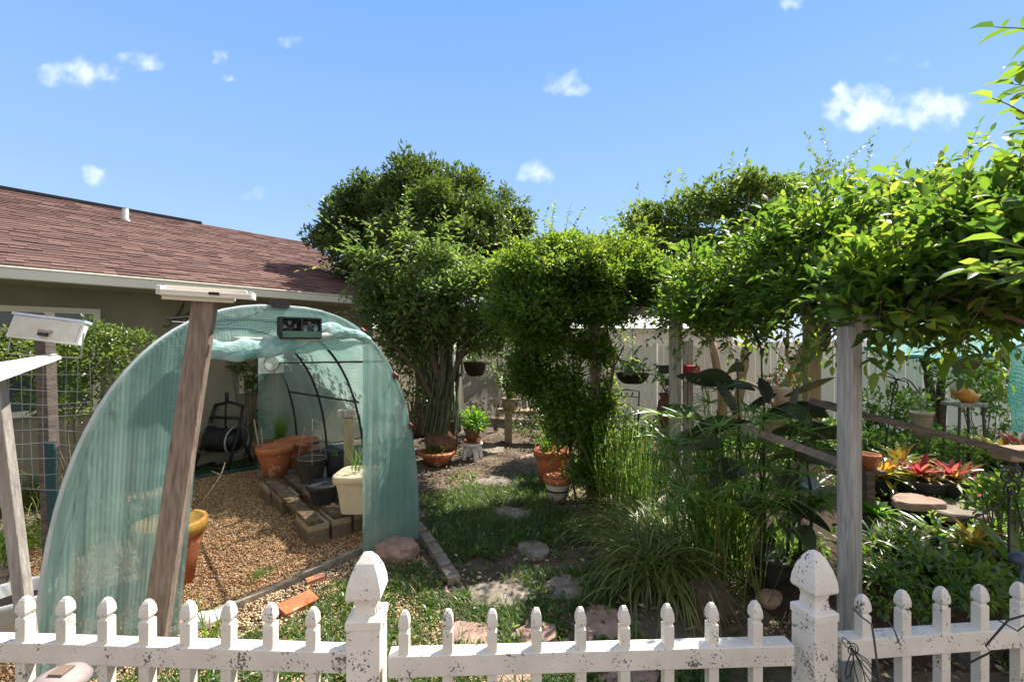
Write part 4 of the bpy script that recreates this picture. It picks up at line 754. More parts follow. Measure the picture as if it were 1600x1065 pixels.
vine('pale grey-green vine mound over the left arbor with arching shoots', (-1.1,Y1,0), [blob(675,442,Y1,70,36,.8), blob(610,448,Y1,45,28,.6), blob(740,440,Y1,52,38,.8), blob(690,490,Y1,85,45,.8), blob(625,500,Y1,45,40,.5), blob(585,412,Y1-.2,26,12), blob(690,400,Y1,50,16,.5), blob(760,510,Y1,40,50,.6), blob(640,545,Y1+.5,40,30,.3), blob(795,440,Y1-.7,48,50,.5), blob(800,490,Y1-.8,48,32,.4), blob(745,530,Y1+.4,45,25,.3), blob(600,470,Y1,35,50,.4), blob(560,402,Y1-.4,20,6,.15), blob(640,372,Y1,30,10,.3)],
     24000, .092, .12, greyvine, inner=.4, upb=.6, stems=[([P(690,720,7.2),P(685,610,7.1),P(670,500,6.9),P(640,430,6.9)],.07),([P(692,700,7.15),P(700,600,7.1),P(740,510,6.9),P(775,460,6.6)],.05),([P(688,650,7.1),P(655,580,7.0),P(610,535,6.9),P(570,530,6.9)],.045),([P(695,640,7.1),P(720,560,7.2),P(765,520,7.2),P(800,510,7.0)],.035),([P(690,620,7.1),P(690,520,6.9),P(700,440,6.9)],.05)], sh=(120,.8,14), hang=(90,.7,10), dens=12)
Y2 = 5.5
vine('bright green leafy vine piled over the middle arbor, hanging down its post', (.6,Y2,0), [blob(870,425,Y2,75,52,.6), blob(940,420,Y2,70,50,.6), blob(1000,425,Y2,50,45,.5), blob(815,440,Y2,45,48,.5), blob(860,480,Y2,80,48,.6), blob(950,480,Y2,80,42,.5), blob(880,385,Y2+.2,60,22,.4), blob(960,385,Y2+.2,50,22,.4), blob(1020,470,Y2,40,30,.4), blob(845,510,Y2,50,30,.4)],
     62000, .058, .10, vinem, inner=.4, upb=.6, sh=(260,.42,16), hang=(130,.4,12), dens=14, stems=[([P(925,790,Y2-.1),P(935,650,Y2-.05),P(925,520,Y2),P(900,440,Y2)],.03), ([P(935,790,Y2),P(950,640,Y2),P(960,560,Y2),P(940,470,Y2)],.022)])
vine('loose curtain of vine and bare stems hanging down the middle arbor post to the ground', (.7,Y2-.1,0), [blob(850,545,Y2,52,36,.32), blob(925,545,Y2+.1,44,34,.3), blob(868,610,Y2,54,50,.32), blob(915,675,Y2-.1,50,50,.32), blob(932,735,Y2-.2,42,42,.28), blob(890,645,Y2,46,42,.3), blob(825,585,Y2-.1,30,44,.22), blob(948,620,Y2,16,50,.15), blob(960,700,Y2-.1,16,40,.15)],
     25000, .060, .10, vinem, inner=.5, upb=.3, dens=11, sh=(90,.35,12), hang=(150,.45,12), shdir=(0,0,.1), stems=[([P(920,790,Y2-.15),P(910,700,Y2-.1),P(880,610,Y2),P(860,510,Y2)],.02), ([P(940,780,Y2-.1),P(960,680,Y2),P(950,600,Y2+.05),P(975,540,Y2)],.016), ([P(900,780,Y2),P(890,700,Y2+.1),P(900,600,Y2+.1),P(890,520,Y2+.1)],.014)])
big = leafmat('broad_vine_leaf', [(0,(.022,.05,.012)),(.5,(.045,.10,.016)),(.88,(.09,.17,.022)),(1,(.28,.25,.03))], [(0,(.12,.26,.03)),(.6,(.30,.50,.04)),(1,(.64,.72,.08))], trans=.45, rough=.42, spec=.45)
Y3 = 3.7
vine('broad-leaved vine roof over the right arbor between the wooden posts', (1.9,Y3,0), [blob(1130,440,Y3+.9,85,60,.6), blob(1080,490,Y3+.8,60,38,.5), blob(1200,405,Y3+.3,65,60,.6), blob(1270,370,Y3,70,60,.6), blob(1350,350,Y3,75,52,.6), blob(1430,340,Y3,70,50,.6), blob(1240,450,Y3-.1,90,60,.6), blob(1340,440,Y3-.4,90,65,.6), blob(1440,430,Y3-.4,80,70,.6), blob(1520,370,Y3,70,80,.6), blob(1150,500,Y3+.4,60,30,.4), blob(1560,450,Y3,60,60,.5), blob(1575,320,Y3,50,70,.5)],
     20000, .083, .13, big, upb=.7, sh=(210,.36,13), hang=(150,.5,11), dens=9, width=.5, stems=[([P(1285,545,3.2),P(1300,480,3.4),P(1330,420,3.5)],.03)])
Y4 = 2.35
vine('near glossy vine of large leaves at the right edge, lit lime green', (2.6,Y4,0), [blob(1600,310,Y4,45,50,.3), blob(1540,350,Y4+.1,70,55,.35), blob(1600,400,Y4-.2,70,55,.35), blob(1520,420,Y4,70,40,.3), blob(1660,270,Y4,55,60,.3), blob(1620,470,Y4,80,35,.3), blob(1450,400,Y4+.3,60,45,.3), blob(1350,430,Y4+.25,60,50,.25), blob(1370,490,Y4+.1,70,22,.2), blob(1490,480,Y4+.1,80,25,.2)],
     5000, .098, .13, big, upb=.6, dens=7, sh=(95,.34,9), hang=(60,.4,8), width=.48, stems=[([P(1700,600,2.3),P(1600,505,2.2),P(1500,470,2.3),P(1400,440,2.5)],.016), ([P(1700,480,2.3),P(1610,380,2.2),P(1610,270,2.2),P(1640,200,2.2)],.012)])
# a few very near sprays
cl = Cloud(); mb = MB(); st = [P(1680,140,2.0), P(1690,110,2.0), P(1660,200,2.1), P(1700,420,1.6), P(1690,445,1.6), P(1700,400,1.7), P(1690,60,2.0)]; di = [(-1,0,.28), (-1,0,.42), (-1,.1,.1), (-1,.1,.02), (-1,.1,.12), (-1,0,.0), (-1,0,.02)]
shoots(cl, mb, st, di, .36, 10, .115, droop=.1, width=.42, r=.004)
th = Thing('vine_spray', 'loose near leaf sprays against the sky at the right edge', 'vine', (2.4,2.0,0)); th.part('stems', mb, vstem); th.part('foliage', cl, big)
# ---------- arbor timbers
arb = Thing('arbor', 'grey timber arbor carrying the right and middle vines', 'arbor', (1.8,3.6,0))
def apost(px, Y, wd, ytop, ang=0, lab=None, mat=greywood, pxb=None):
    m = MB(); a = P(px, ytop, Y); b = P(pxb or px, 532, Y); b.z = -.03; M_ = MB(); M_.bar(b, a, wd, wd, (math.sin(ang), math.cos(ang), 0)); arb.part('post', M_, mat, lab, bevel=.005)
apost(1327,2.55,.085,510,-.35,'thick near post with dark side strip',mkmat('post_grey', (.46,.45,.42), (.25,.235,.21), rough=.9, scale=5, stretch=(9,9,.7), c3=(.58,.57,.54), bump=.9, bscale=22)); apost(1268,4.4,.12,470,.2,mat=tanwood); apost(1056,5.1,.13,480,.5); apost(930,5.6,.125,450,.2)
for (a, b) in ((P(1327,505,2.55),P(1268,480,4.4)), (P(1268,480,4.4),P(1056,490,5.1)), (P(1056,490,5.1),P(930,480,5.6)), (P(1327,505,2.55),P(1700,440,2.5)), (P(930,478,5.6),P(800,485,6.2))): m = MB(); m.bar(a, b, .05, .10); arb.part('beam', m, greywood)
m = MB(); m.bar(P(1160,666,3.1), P(1313,722,2.65), .025, .042); arb.part('rail', m, mkmat('rail_wood', (.24,.20,.17), (.13,.11,.09), rough=.9, scale=20, bump=.5), 'sloping grey handrail left of the thick post'); m = MB(); m.bar(P(1338,645,2.65), P(1620,716,2.3), .02, .034); arb.part('rail', m, darkwood, 'dark sloping rail right of the thick post')
m = MB(); m.bar(P(1265,625,2.9), P(1312,640,2.75), .02, .034); arb.part('rail', m, darkwood)
arb2 = Thing('arbor', 'left arbor post wrapped by cactus stems and pale vine', 'arbor', (-1.07,6.8,0)); m = MB(); m.bar(Vector((-1.04,6.85,0)), Vector((-1.04,6.85,2.3)), .11, .11); arb2.part('post', m, greywood); m = MB(); m.bar(Vector((-1.04,6.85,2.2)), P(800,485,6.2), .05, .1); arb2.part('beam', m, greywood)
# ================================================================ middle distance
# climbing cactus round the left arbor post, urn, bowls
cactus = mkmat('cactus', (.10,.13,.07), (.05,.07,.035), rough=.7, scale=12, c3=(.22,.20,.13)); m = MB(); cx = P(690,600,7.25)
for k in range(46):
    a = k*2.4; r = .05+.24*random.random(); pts = []
    for q in range(7): t = q/6; pts.append((cx.x+math.cos(a+t)*r*(1+.5*abs(t-.5)), cx.y+math.sin(a+t)*r-.02, .45+t*random.uniform(1.0,1.8)))
    m.tube(pts, [.018]*5+[.015,.006], 5)
solo('climbing_cactus', 'tall bundle of ribbed climbing cactus stems rising from the urn', 'cactus', m, cactus)
pu = G(690,722); pu = Vector((P(690,0,7.3).x, 7.3, 0))
th = Thing('garden_urn', 'large dull clay urn at the foot of the climbing cactus', 'urn', pu); m = MB(); m.lathe([(.001,0),(.15,.0),(.25,.18),(.27,.35),(.20,.50),(.17,.56),(.22,.62),(.23,.64),(.20,.64),(.15,.56),(.001,.55)], pu, 28); th.part('urn_body', m, terraold, smooth=True)
pot('terracotta_bowl', 'broad shaded terracotta bowl right beside the greenhouse', G(683,724), .27, .20, terra, rim=.05, taper=.62)
fern = leafmat('fern', [(0,(.04,.09,.02)),(1,(.08,.16,.03))], trans=.4)
def bush(name, label, cat, blobs, n, size, clump, mat, loc=None, dens=9, tpl=T_MID, stems=True, **kw):
    c0 = blobs[0][0]; loc = loc or (float(c0[0]), float(c0[1]), 0); th = Thing(name, label, cat, loc); cl = Cloud(); crown(cl, blobs, n, size, clump, dens, tpl, **kw); th.part('foliage', cl, mat)
    if stems:
        mb = MB(); zb_ = min(c[2]-r[2] for c, r in blobs); bz = loc[2] if loc[2] > .01 else max(0, min(zb_-.05, .2))*0
        for q in range(9):
            c, r = blobs[random.randrange(len(blobs))]; t = c+nrm(rng.normal(0,1,3))*r*.7; limb(mb, [Vector((loc[0]+random.uniform(-.05,.05), loc[1]+random.uniform(-.05,.05), loc[2] if loc[2] > .01 else 0)), t], .009, .004, 5, .03)
        th.part('stems', mb, vstem)
    return th
tuftp('fern', 'low feathery fern in the broad terracotta bowl', (G(683,724).x,G(683,724).y,.17), 90, .26, .022, (.4,1.4), (.3,1.2), mat=fern, r=.07)
# stool with potted green plant
sc = G(738,716); th = Thing('garden_stool', 'small white concrete stool with arched legs', 'stool', sc); m = MB()
for k in range(4):
    a = k*1.5708+.5; e = Vector((math.cos(a),math.sin(a),0)); m.bar(sc+e*.15, sc+e*.13+Vector((0,0,.16)), .07, .05, e); m.bar(sc+e*.13+Vector((0,0,.15)), sc+e*.03+Vector((0,0,.20)), .09, .06, (0,0,1))
th.part('leg', m, white_pl); m = MB(); m.lathe([(.001,.19),(.10,.19),(.165,.225),(.17,.255),(.16,.262),(.001,.265)], sc, 28); th.part('seat', m, white_pl, smooth=True)
pot('terracotta_pot', 'dull terracotta pot in a saucer on the white stool', sc+Vector((0,0,.287)), .125, .19, terraold, rim=.035); m = MB(); m.lathe([(.001,.265),(.12,.266),(.155,.292),(.16,.297),(.15,.297),(.11,.275),(.001,.275)], sc, 24); solo('saucer', 'terracotta saucer between the stool and its pot', 'saucer', m, terra, smooth=True)
bc = (sc.x, sc.y, .50); bright = leafmat('bright_leaf', [(0,(.05,.13,.015)),(1,(.11,.24,.025))], [(0,(.2,.5,.03)),(1,(.5,.8,.06))], trans=.45)
bush('potted_plant', 'bright green leafy plant in the pot on the white stool', 'plant', [(np.array((sc.x,sc.y,.60)), np.array((.20,.17,.15)))], 260, .10, .08, bright, loc=(sc.x,sc.y,.47), width=.6)
# tall pot + chipped pot
p1 = G(872,765); p1 = Vector((p1.x,p1.y+.25,0)); p1.x -= .06; pot('terracotta_pot', 'tall orange terracotta pot under the hanging vine by the path', p1, .225, .46, terra, rim=.09); tuftp('fern', 'soft green fern tuft in the tall orange pot', (p1.x-.08,p1.y,.42), 60, .42, .02, (.9,1.5), (.2,.9), mat=fern, r=.05)
p2 = G(871,781); pot('terracotta_pot', 'small terracotta pot with flaking white paint, orange rim', p2, .155, .285, chip, rim=.075, rimmat=terra, taper=.7, soilz=.5)
m = MB(); m.tube([(p1.x-.12,p1.y-.1,.4), P(823,620,5.5)], .006, 5); solo('cane', 'thin pale cane leaning out of the tall orange pot', 'cane', m, tanwood)
# hammock chair, hanging pot, bench, urn
hc = P(750,615,9.2); th = Thing('hammock_chair', 'fabric hammock chair hanging in the shade at the garden back', 'hammock chair', (hc.x,hc.y,0))
def hf(u, v): x = (u-.5)*.72; z = (1-v)*.75-.34; y = .22*math.sin(v*3.0)-.1*math.cos((u-.5)*3); return Vector((hc.x+x*(1-.12*v), hc.y-y+.2, hc.z+z-.12*math.cos((u-.5)*3.14)*v))
m = MB(); m.sheet(hf, 16, 14); th.part('seat', m, fabric, smooth=True)
top = P(748,538,9.2); m = MB()
for s in (-1,1):
    m.tube([top+Vector((s*.38,0,0)), hf(0 if s<0 else 1, 0)], .012, 6); m.tube([top+Vector((s*.38,0,0)), hf(0 if s<0 else 1, .9)], .01, 6)
m.tube([top+Vector((-.4,0,0)), top+Vector((.4,0,0))], .02, 8); m.tube([top, top+Vector((0,0,.5))], .01, 6); th.part('ropes', m, fabric)
def basket(label, c, r, h, hang_to, mat, leaf, n=200, leafsize=.07, sp=1.3, group=None, leafblob=None, cat='hanging basket'):
    c = Vector(c); th = Thing('hanging_basket', label, cat, c, group); m = MB(); m.lathe([(.001,-h),(r*.55,-h*.93),(r*.85,-h*.6),(r,-h*.1),(r*1.04,0),(r*.96,0),(r*.8,-h*.5),(.001,-h*.6)], c, 20); th.part('bowl', m, mat, smooth=True)
    m = MB()
    for k in range(3): a = k*2.1+.3; m.tube([c+Vector((r*math.cos(a),r*math.sin(a),0)), c+Vector((0,0,hang_to))], .004, 5)
    m.tube([c+Vector((0,0,hang_to)), c+Vector((0,0,hang_to+.35))], .004, 5); th.part('hanger', m, iron)
    cl = Cloud(); crown(cl, [(np.array(c)+np.array((0,0,r*.25)), np.array((r*sp,r*sp,r*.6)))], n, leafsize, .06, 8, T_MID, inner=.5); th.part('plant', cl, leaf); return th
darkcoco = mkmat('dark_coco', (.03,.022,.018), (.05,.035,.025), rough=1, bump=1)
basket('dark round hanging pot in front of the pale fence, above the hammock chair', P(742,565,8.6), .22, .28, .45, darkcoco, dark, 90, sp=1.0)
basket('hanging basket of mixed green plants left of the iron chair', P(988,583,7.6), .27, .18, .42, darkcoco, greyvine, 260, .09)
basket('small hanging basket half hidden at the vine column edge', P(800,598,8.2), .18, .16, .4, darkcoco, dark, 160, .09)
bp_ = P(815,640,8.6); th = Thing('stone_bench', 'grey stone garden bench in deep shade behind the vine column', 'bench', (bp_.x,bp_.y,0)); m = MB(); m.box((bp_.x+.3,bp_.y,.58), (1.5,.4,.06)); th.part('seat', m, concrete, bevel=.01)
for dx in (-.25,.85): m = MB(); m.box((bp_.x+dx,bp_.y,.275), (.14,.32,.55)); th.part('leg', m, concrete, bevel=.015)
q = P(798,640,8.55); pot('bench_pot', 'pale rounded pot standing on the stone bench', Vector((q.x,q.y,.61)), .17, .22, concrete, rim=.03, taper=.8); tuftp('cactus_plant', 'dark upright spiky plant in the pale pot on the bench', (q.x,q.y,.80), 50, .5, .03, (1.1,1.5), (0,.5), mat=dark)
# iron chair
cc = P(988,652,7.4); cc.z = 0; th = Thing('iron_chair', 'black wrought iron garden chair with curved back before the fence', 'chair', cc); ra2 = Matrix.Rotation(.25,3,'Z')
def cp(x, y, z): return cc+ra2@Vector((x,y,z))
zt5 = P(988,612,7.4).z; m = MB(); m.tube([cp(-.2,.18,.42),cp(-.24,.2,zt5-.02),cp(0,.21,zt5+.02),cp(.24,.2,zt5-.02),cp(.2,.18,.42)], .012, 6); m.tube([cp(-.235,.2,zt5-.12),cp(0,.21,zt5-.09),cp(.235,.2,zt5-.12)], .008, 6)
m.tube([cp(-.12+.0,.19,.5),cp(-.17,.2,.72),cp(-.05,.2,.86),cp(0,.2,.7),cp(.05,.2,.86),cp(.17,.2,.72),cp(.12,.19,.5)], .007, 6)
for x in (-.1,0,.1): m.tube([cp(x,.2,zt5-.1),cp(x+.02,.2,zt5-.03)], .012, 5)
th.part('backrest', m, iron, smooth=True); m = MB(); m.lathe([(.001,.43),(.23,.43),(.24,.45),(.22,.46),(.001,.46)], cc, 20, sq=5); th.part('seat', m, iron)
for x in (-.2,.2):
    for y in (-.18,.18): m = MB(); m.tube([cp(x,y,.43),cp(x*1.15,y*1.15,0)], .012, 6); th.part('leg', m, iron)
# feeder, black boxes, urn on pedestal
fc = P(1073,580,6.6); th = Thing('bird_feeder', 'red bird feeder on a pale post in front of the fence', 'bird feeder', (fc.x,fc.y,0)); m = MB(); m.box(Vector((fc.x,fc.y,.95)), (.13,.13,1.9)); th.part('post', m, greywood)
red = mkmat('feeder_red', (.30,.02,.03), (.18,.015,.02), rough=.3); m = MB(); m.lathe([(.001,-.10),(.08,-.10),(.13,-.08),(.14,.0),(.13,.09),(.10,.10),(.001,.10)], fc+Vector((.0,-.12,0)), 14, flute=.1, nf=7); th.part('dish', m, red)
m = MB(); m.tube([fc+Vector((-.03,-.12,-.1)), fc+Vector((-.04,-.12,-.7))], .008, 5); m.tube([fc+Vector((.03,-.12,-.1)), fc+Vector((.03,-.12,-.9))], .006, 5); th.part('ribbon', m, red)
m = MB(); m.box(P(1040,577,6.6), (.16,.14,.11)); m.box(P(1036,577,6.6)+Vector((-.02,0,.06)), (.2,.16,.012)); solo('feeder_box', 'small black box beside the red bird feeder', 'box', m, black)
m = MB(); m.box(P(1052,597,6.6), (.2,.14,.09)); m.box(P(1052,597,6.6)+Vector((0,0,.05)), (.22,.16,.012)); solo('feeder_box', 'lower small black box behind the slim arbor post', 'box', m, black)
uu = P(1044,640,7.0); uu.z = P(1044,648,7).z-.2; th = Thing('garden_urn', 'brown clay vase urn on a pedestal behind the slim arbor post', 'urn', (uu.x,uu.y,0)); m = MB(); z = uu.z; m.lathe([(.001,z),(.09,z),(.13,z+.10),(.17,z+.28),(.15,z+.40),(.11,z+.46),(.14,z+.52),(.15,z+.53),(.1,z+.5),(.001,z+.5)], (uu.x,uu.y,0), 24); th.part('urn_body', m, terraold, smooth=True); m = MB(); m.lathe([(.17,0),(.17,.04),(.12,.08),(.1,z-.06),(.19,z-.03),(.19,z-.001)], (uu.x,uu.y,0), 20); th.part('pedestal', m, concrete)
bush('urn_plant', 'small fresh green sprig growing from the brown vase', 'plant', [(np.array((uu.x-.05,uu.y,z+.70)), np.array((.14,.1,.16)))], 70, .09, .06, bright, loc=(uu.x,uu.y,z+.5))
# leaning trunk, forked tree
m = MB(); limb(m, [P(1195,700,6.3), P(1225,622,6.1), P(1255,560,6.0), P(1285,505,5.9), P(1305,440,5.8)], .12, .08, 10, .02); limb(m, [P(1240,590,6.05), P(1230,540,6.2), P(1225,470,6.2)], .03, .015, 6); limb(m, [P(1215,640,6.1), P(1175,600,6.2), P(1150,590,6.3)], .03, .012, 6)
th = Thing('leaning_tree', 'thick tan trunk leaning right, carrying vines into the arbor roof', 'tree', (P(1195,0,6.3).x,6.3,0)); th.part('trunk', m, tanbark, smooth=True); cl = Cloud(); crown(cl, [blob(1290,430,5.8,70,50,.6), blob(1230,455,6,50,30,.4)], 1500, .09, .14, 9, T_MID); th.part('crown', cl, loose)
Yf = 7.2; tree('forked_tree', 'small forked tree with dark and reddish stems below the shade net', P(1462,532.5,Yf)-Vector((0,0,H)), [blob(1420,545,Yf,50,22), blob(1480,530,Yf,60,25), blob(1400,500,Yf,60,30), blob(1540,560,Yf,40,30)], 1500, .09, .14, loose, trunkr=.001, stems=1, nt_=1, dens=8)
m = MB(); limb(m, [P(1455,675,Yf), P(1454,620,Yf), P(1450,580,Yf), P(1436,540,Yf)], .07, .045, 8, .01); limb(m, [P(1466,675,Yf), P(1470,600,Yf), P(1478,570,Yf), P(1488,545,Yf)], .06, .04, 8, .01)
for o in list(bpy.data.objects):
    if o.name.startswith('forked_tree') and o.parent is None:
        for ch in list(o.children):
            if ch.name.startswith('trunk'): me = m.mesh('trunk', o.location, True); me.materials.append(bark); ch.data = me
# hanging planter trough
hp_ = P(1231,612,5.2); th = Thing('hanging_planter', 'cream trough planter with trailing pink and green plants', 'planter', hp_); m = MB(); m.lathe([(.001,-.13),(.13,-.13),(.19,.0),(.205,.01),(.205,.03),(.185,.03),(.12,-.11),(.001,-.1)], hp_+Vector((0,0,.03)), 24, sq=6, squash=.5); th.part('trough', m, mkmat('trough', (.62,.55,.45), (.5,.42,.33), rough=.6), smooth=True)
m = MB()
for s in (-1,1): m.tube([hp_+Vector((s*.18,0,.05)), hp_+Vector((0,0,.85))], .003, 4)
th.part('hanger', m, iron); cl = Cloud(); crown(cl, [(np.array(hp_)+np.array((0,0,.1)), np.array((.26,.12,.07)))], 110, .07, .05, 6, T_MID); crown(cl, [(np.array(hp_)+np.array((0.0,0,.25)), np.array((.07,.07,.16)))], 60, .07, .05, 6, T_MID); th.part('plant', cl, leafmat('pinkish', [(0,(.05,.12,.03)),(.6,(.14,.18,.05)),(.75,(.30,.07,.09)),(1,(.42,.22,.22))], trans=.35))
basket('coconut husk hanging basket below the shade net', P(1507,562,5.6), .15, .13, .35, mkmat('coco', (.20,.13,.07), (.09,.06,.04), rough=1, bump=1), dark, 40, .07, sp=.8)
# shepherd hook
sp_ = P(1400,594,4.6); so = Vector((sp_.x-.03,sp_.y,0)); th = Thing('plant_hook', 'black wrought iron plant hook with curled arms', 'plant hook', so); m = MB(); m.tube([P(1383,700,4.6), P(1390,650,4.6), P(1396,610,4.6), sp_], .008, 6); th.part('pole', m, iron)
Yk = 4.6
for pts in ([(1400,592),(1388,588),(1376,586),(1364,594),(1360,606),(1354,610),(1350,605)], [(1400,592),(1412,590),(1424,597),(1432,608),(1438,614),(1444,610),(1442,606)], [(1400,592),(1394,586),(1386,582),(1379,580),(1377,575),(1382,573),(1385,577)], [(1400,593),(1408,594),(1417,596),(1420,602),(1415,608),(1410,604),(1413,601)], [(1400,593),(1392,600),(1391,612),(1395,618)], [(1400,593),(1403,604),(1401,612),(1396,618)]):
    m = MB(); m.tube([P(x, y, Yk) for x, y in pts], .0065, 6); th.part('arm', m, iron, smooth=True)
# ceramic bird on a stand
cb = P(1505,617,5.6); th = Thing('ceramic_bird', 'orange and white ceramic bird ornament on a small grey stand', 'ornament', cb); k = 5.6/F
orange = mkmat('glaze_orange', (.62,.30,.04), (.50,.16,.04), rough=.3, scale=8, c3=(.75,.62,.40)); m = MB()
pts = [(1490,606,.1),(1493,605,10),(1498,608,12),(1504,615,11),(1512,619,12),(1519,620,9),(1526,619,4),(1533,616,1)]; m.tube([P(x,y,5.6) for x,y,_ in pts], [r*k for *_, r in pts], 14); th.part('body', m, orange, smooth=True)
m = MB(); m.lathe([(.001,-.07),(.05,-.05),(.065,0),(.05,.05),(.001,.07)], P(1494,606,5.58), 14); th.part('head', m, mkmat('glaze_brown', (.36,.14,.06), (.6,.5,.38), rough=.35), smooth=True); m = MB(); m.tube([P(1488,606,5.5), P(1483,609,5.5)], [.012,.002], 6); th.part('beak', m, orange)
st_ = P(1506,631,5.6); th = Thing('stand', 'small grey trapezoid stand under the ceramic bird', 'stand', (st_.x,st_.y,0)); m = MB(); m.box(st_+Vector((0,0,0)), (.34,.25,.04)); th.part('top', m, greywood)
for x in (-.14,.14):
    for y in (-.09,.09): m = MB(); m.bar(Vector((st_.x+x*1.3,st_.y+y*1.2,0)), st_+Vector((x,y,0)), .02, .02, (0,1,0)); th.part('leg', m, darkwood)
ps = P(1440,655,5.8); ps.z = P(1440,690,5.8).z; pot('stone_pot', 'pale stone flowerpot with bare sticks before the forked tree', Vector((ps.x,ps.y,max(0,ps.z))), .115, .38, concrete, rim=.05); m = MB()
for k in range(5): m.tube([Vector((ps.x,ps.y,ps.z+.33)), Vector((ps.x+random.uniform(-.3,.15),ps.y,ps.z+.5+random.random()*.25))], .004, 4)
solo('dry_sticks', 'bare grey sticks poking out of the pale stone flowerpot', 'stick', m, galv)
pq = P(1356,690,4.0); pq.z = .35; pot('terracotta_pot', 'small terracotta pot beside the thick arbor post', Vector((pq.x,pq.y,.78)), .09, .13, terra); m = MB(); m.box((pq.x,pq.y,.38), (.07,.07,.76)); m.box((pq.x,pq.y,.765), (.18,.18,.028)); solo('plinth', 'dark slim stand under the small terracotta pot', 'plinth', m, darkwood)
# shade net canopy and side net
tnet = netmat('teal_net', (.10,.42,.38), (.25,.60,.54), open_=.25)
c0 = [P(1350,535,5.2), P(1620,525,4.6), P(1640,505,7.5), P(1385,500,8.6)]
def cf_(u, v): q = c0[0].lerp(c0[1],u).lerp(c0[3].lerp(c0[2],u),v); q.z += -.05-.14*math.sin(math.pi*u)*(1-v*.3)-.07*math.sin(math.pi*v)+.02*math.sin(u*22+v*5); return q
m = MB(); m.sheet(cf_, 30, 20); th = Thing('shade_net', 'sagging teal shade net stretched under the right arbor', 'shade net', ((c0[0]+c0[2])/2)); o = th.part('net', m, tnet, smooth=True); uvsheet(o, 30, 20, 2, 2.6)
m = MB(); m.tube([cf_(i/20,0)-Vector((0,0,.015)) for i in range(21)], [.022+.008*math.sin(i*1.3) for i in range(21)], 8); th.part('hem', m, mkmat('hem_teal', (.08,.42,.35), (.05,.25,.22), rough=.6), smooth=True)
def sn(u, v): return P(1578+70*u+3*math.sin(v*9), 545+130*v, 5.2)+Vector((0,.05*math.sin(u*14),0))
m = MB(); m.sheet(sn, 14, 12); o = solo('side_net', 'teal netting curtain hanging at the far right edge', 'shade net', m, tnet, smooth=True); uvsheet(o, 14, 12, .6, 1)
# ================================================================ beds of plants
# ground cover and background leafy beds, many low shrubs
gc = leafmat('ground_cover', [(0,(.025,.055,.012)),(.6,(.05,.105,.018)),(.93,(.10,.16,.03)),(1,(.30,.22,.09))], [(0,(.16,.34,.04)),(.6,(.34,.56,.06)),(1,(.62,.72,.12))], trans=.42, rough=.35, spec=.6)
cl = Cloud(); crown(cl, [blob(1400,690,6.2,90,22,.8), blob(1500,700,5.8,90,22,.8), blob(1280,680,6.8,90,25,.8), blob(1180,700,6.4,70,20,.8), blob(1060,690,7.2,90,18,.8), blob(960,690,7.6,50,14,.6)], 9000, .075, .09, 8, T_MID)
crown(cl, [(np.array((2.9,3.2,.36)), np.array((1.0,.45,.08))), (np.array((4.2,4.2,.40)), np.array((1.3,.9,.10)))], 3200, .06, .07, 8, T_MID)
solo('ground_cover', 'dense low leafy ground cover filling the right hand bed', 'ground cover', cl, gc, kind='stuff')
def shrub(label, blobs, n, size, mat=gc, name='shrub', **kw): return bush(name, label, 'shrub', blobs, n, size, .09, mat, **kw)
shrub('light green shrub in front of the fence between the trough planter and slim post', [blob(1245,668,7.4,52,26), blob(1215,655,7.4,25,18)], 1200, .075)
shrub('sunny green shrub beside the iron plant hook', [blob(1370,640,6.6,28,35), blob(1410,640,6.4,35,22), blob(1430,625,6.4,25,14)], 900, .08)
shrub('pale green shrub behind the iron chair', [blob(1000,660,7.9,45,22), blob(960,665,7.8,30,18), blob(1040,665,7.8,30,18)], 800, .07)
shrub('leafy shrub behind the ceramic bird', [blob(1540,600,6.4,40,45), blob(1500,590,6.6,40,30), blob(1570,640,6,40,40)], 1400, .085)
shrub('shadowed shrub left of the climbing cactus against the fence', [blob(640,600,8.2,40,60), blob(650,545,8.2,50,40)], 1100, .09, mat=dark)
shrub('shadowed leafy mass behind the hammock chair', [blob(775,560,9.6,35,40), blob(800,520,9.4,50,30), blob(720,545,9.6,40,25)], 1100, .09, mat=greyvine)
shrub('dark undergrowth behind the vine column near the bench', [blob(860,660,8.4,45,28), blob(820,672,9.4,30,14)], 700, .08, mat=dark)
# left bushes by the house window
wb = leafmat('glossy_bush', [(0,(.03,.06,.015)),(.5,(.06,.11,.02)),(1,(.16,.21,.05))], [(0,(.14,.26,.03)),(1,(.5,.62,.1))], trans=.35, rough=.3, spec=.7)
shrub('glossy green bush trained on wires under the house window', [blob(125,560,4.9,60,42,.4), blob(170,545,5.0,42,32,.35), blob(60,560,4.9,60,32,.35), blob(200,528,5.1,22,14,.2), blob(140,515,4.9,25,16,.2), blob(110,620,4.8,50,35,.3), blob(20,545,4.8,40,25,.3)], 4600, .058, mat=wb, width=.5)
shrub('bush hanging against the house wall seen through the tunnel', [blob(385,575,7.3,24,20,.25), blob(370,568,7.3,20,12,.2), blob(398,590,7.3,14,22,.2)], 700, .07, mat=wb)
shrub('thin dark shrub at the wall behind the tunnel back edge', [blob(402,640,7.2,8,45,.15)], 120, .07, mat=dark)
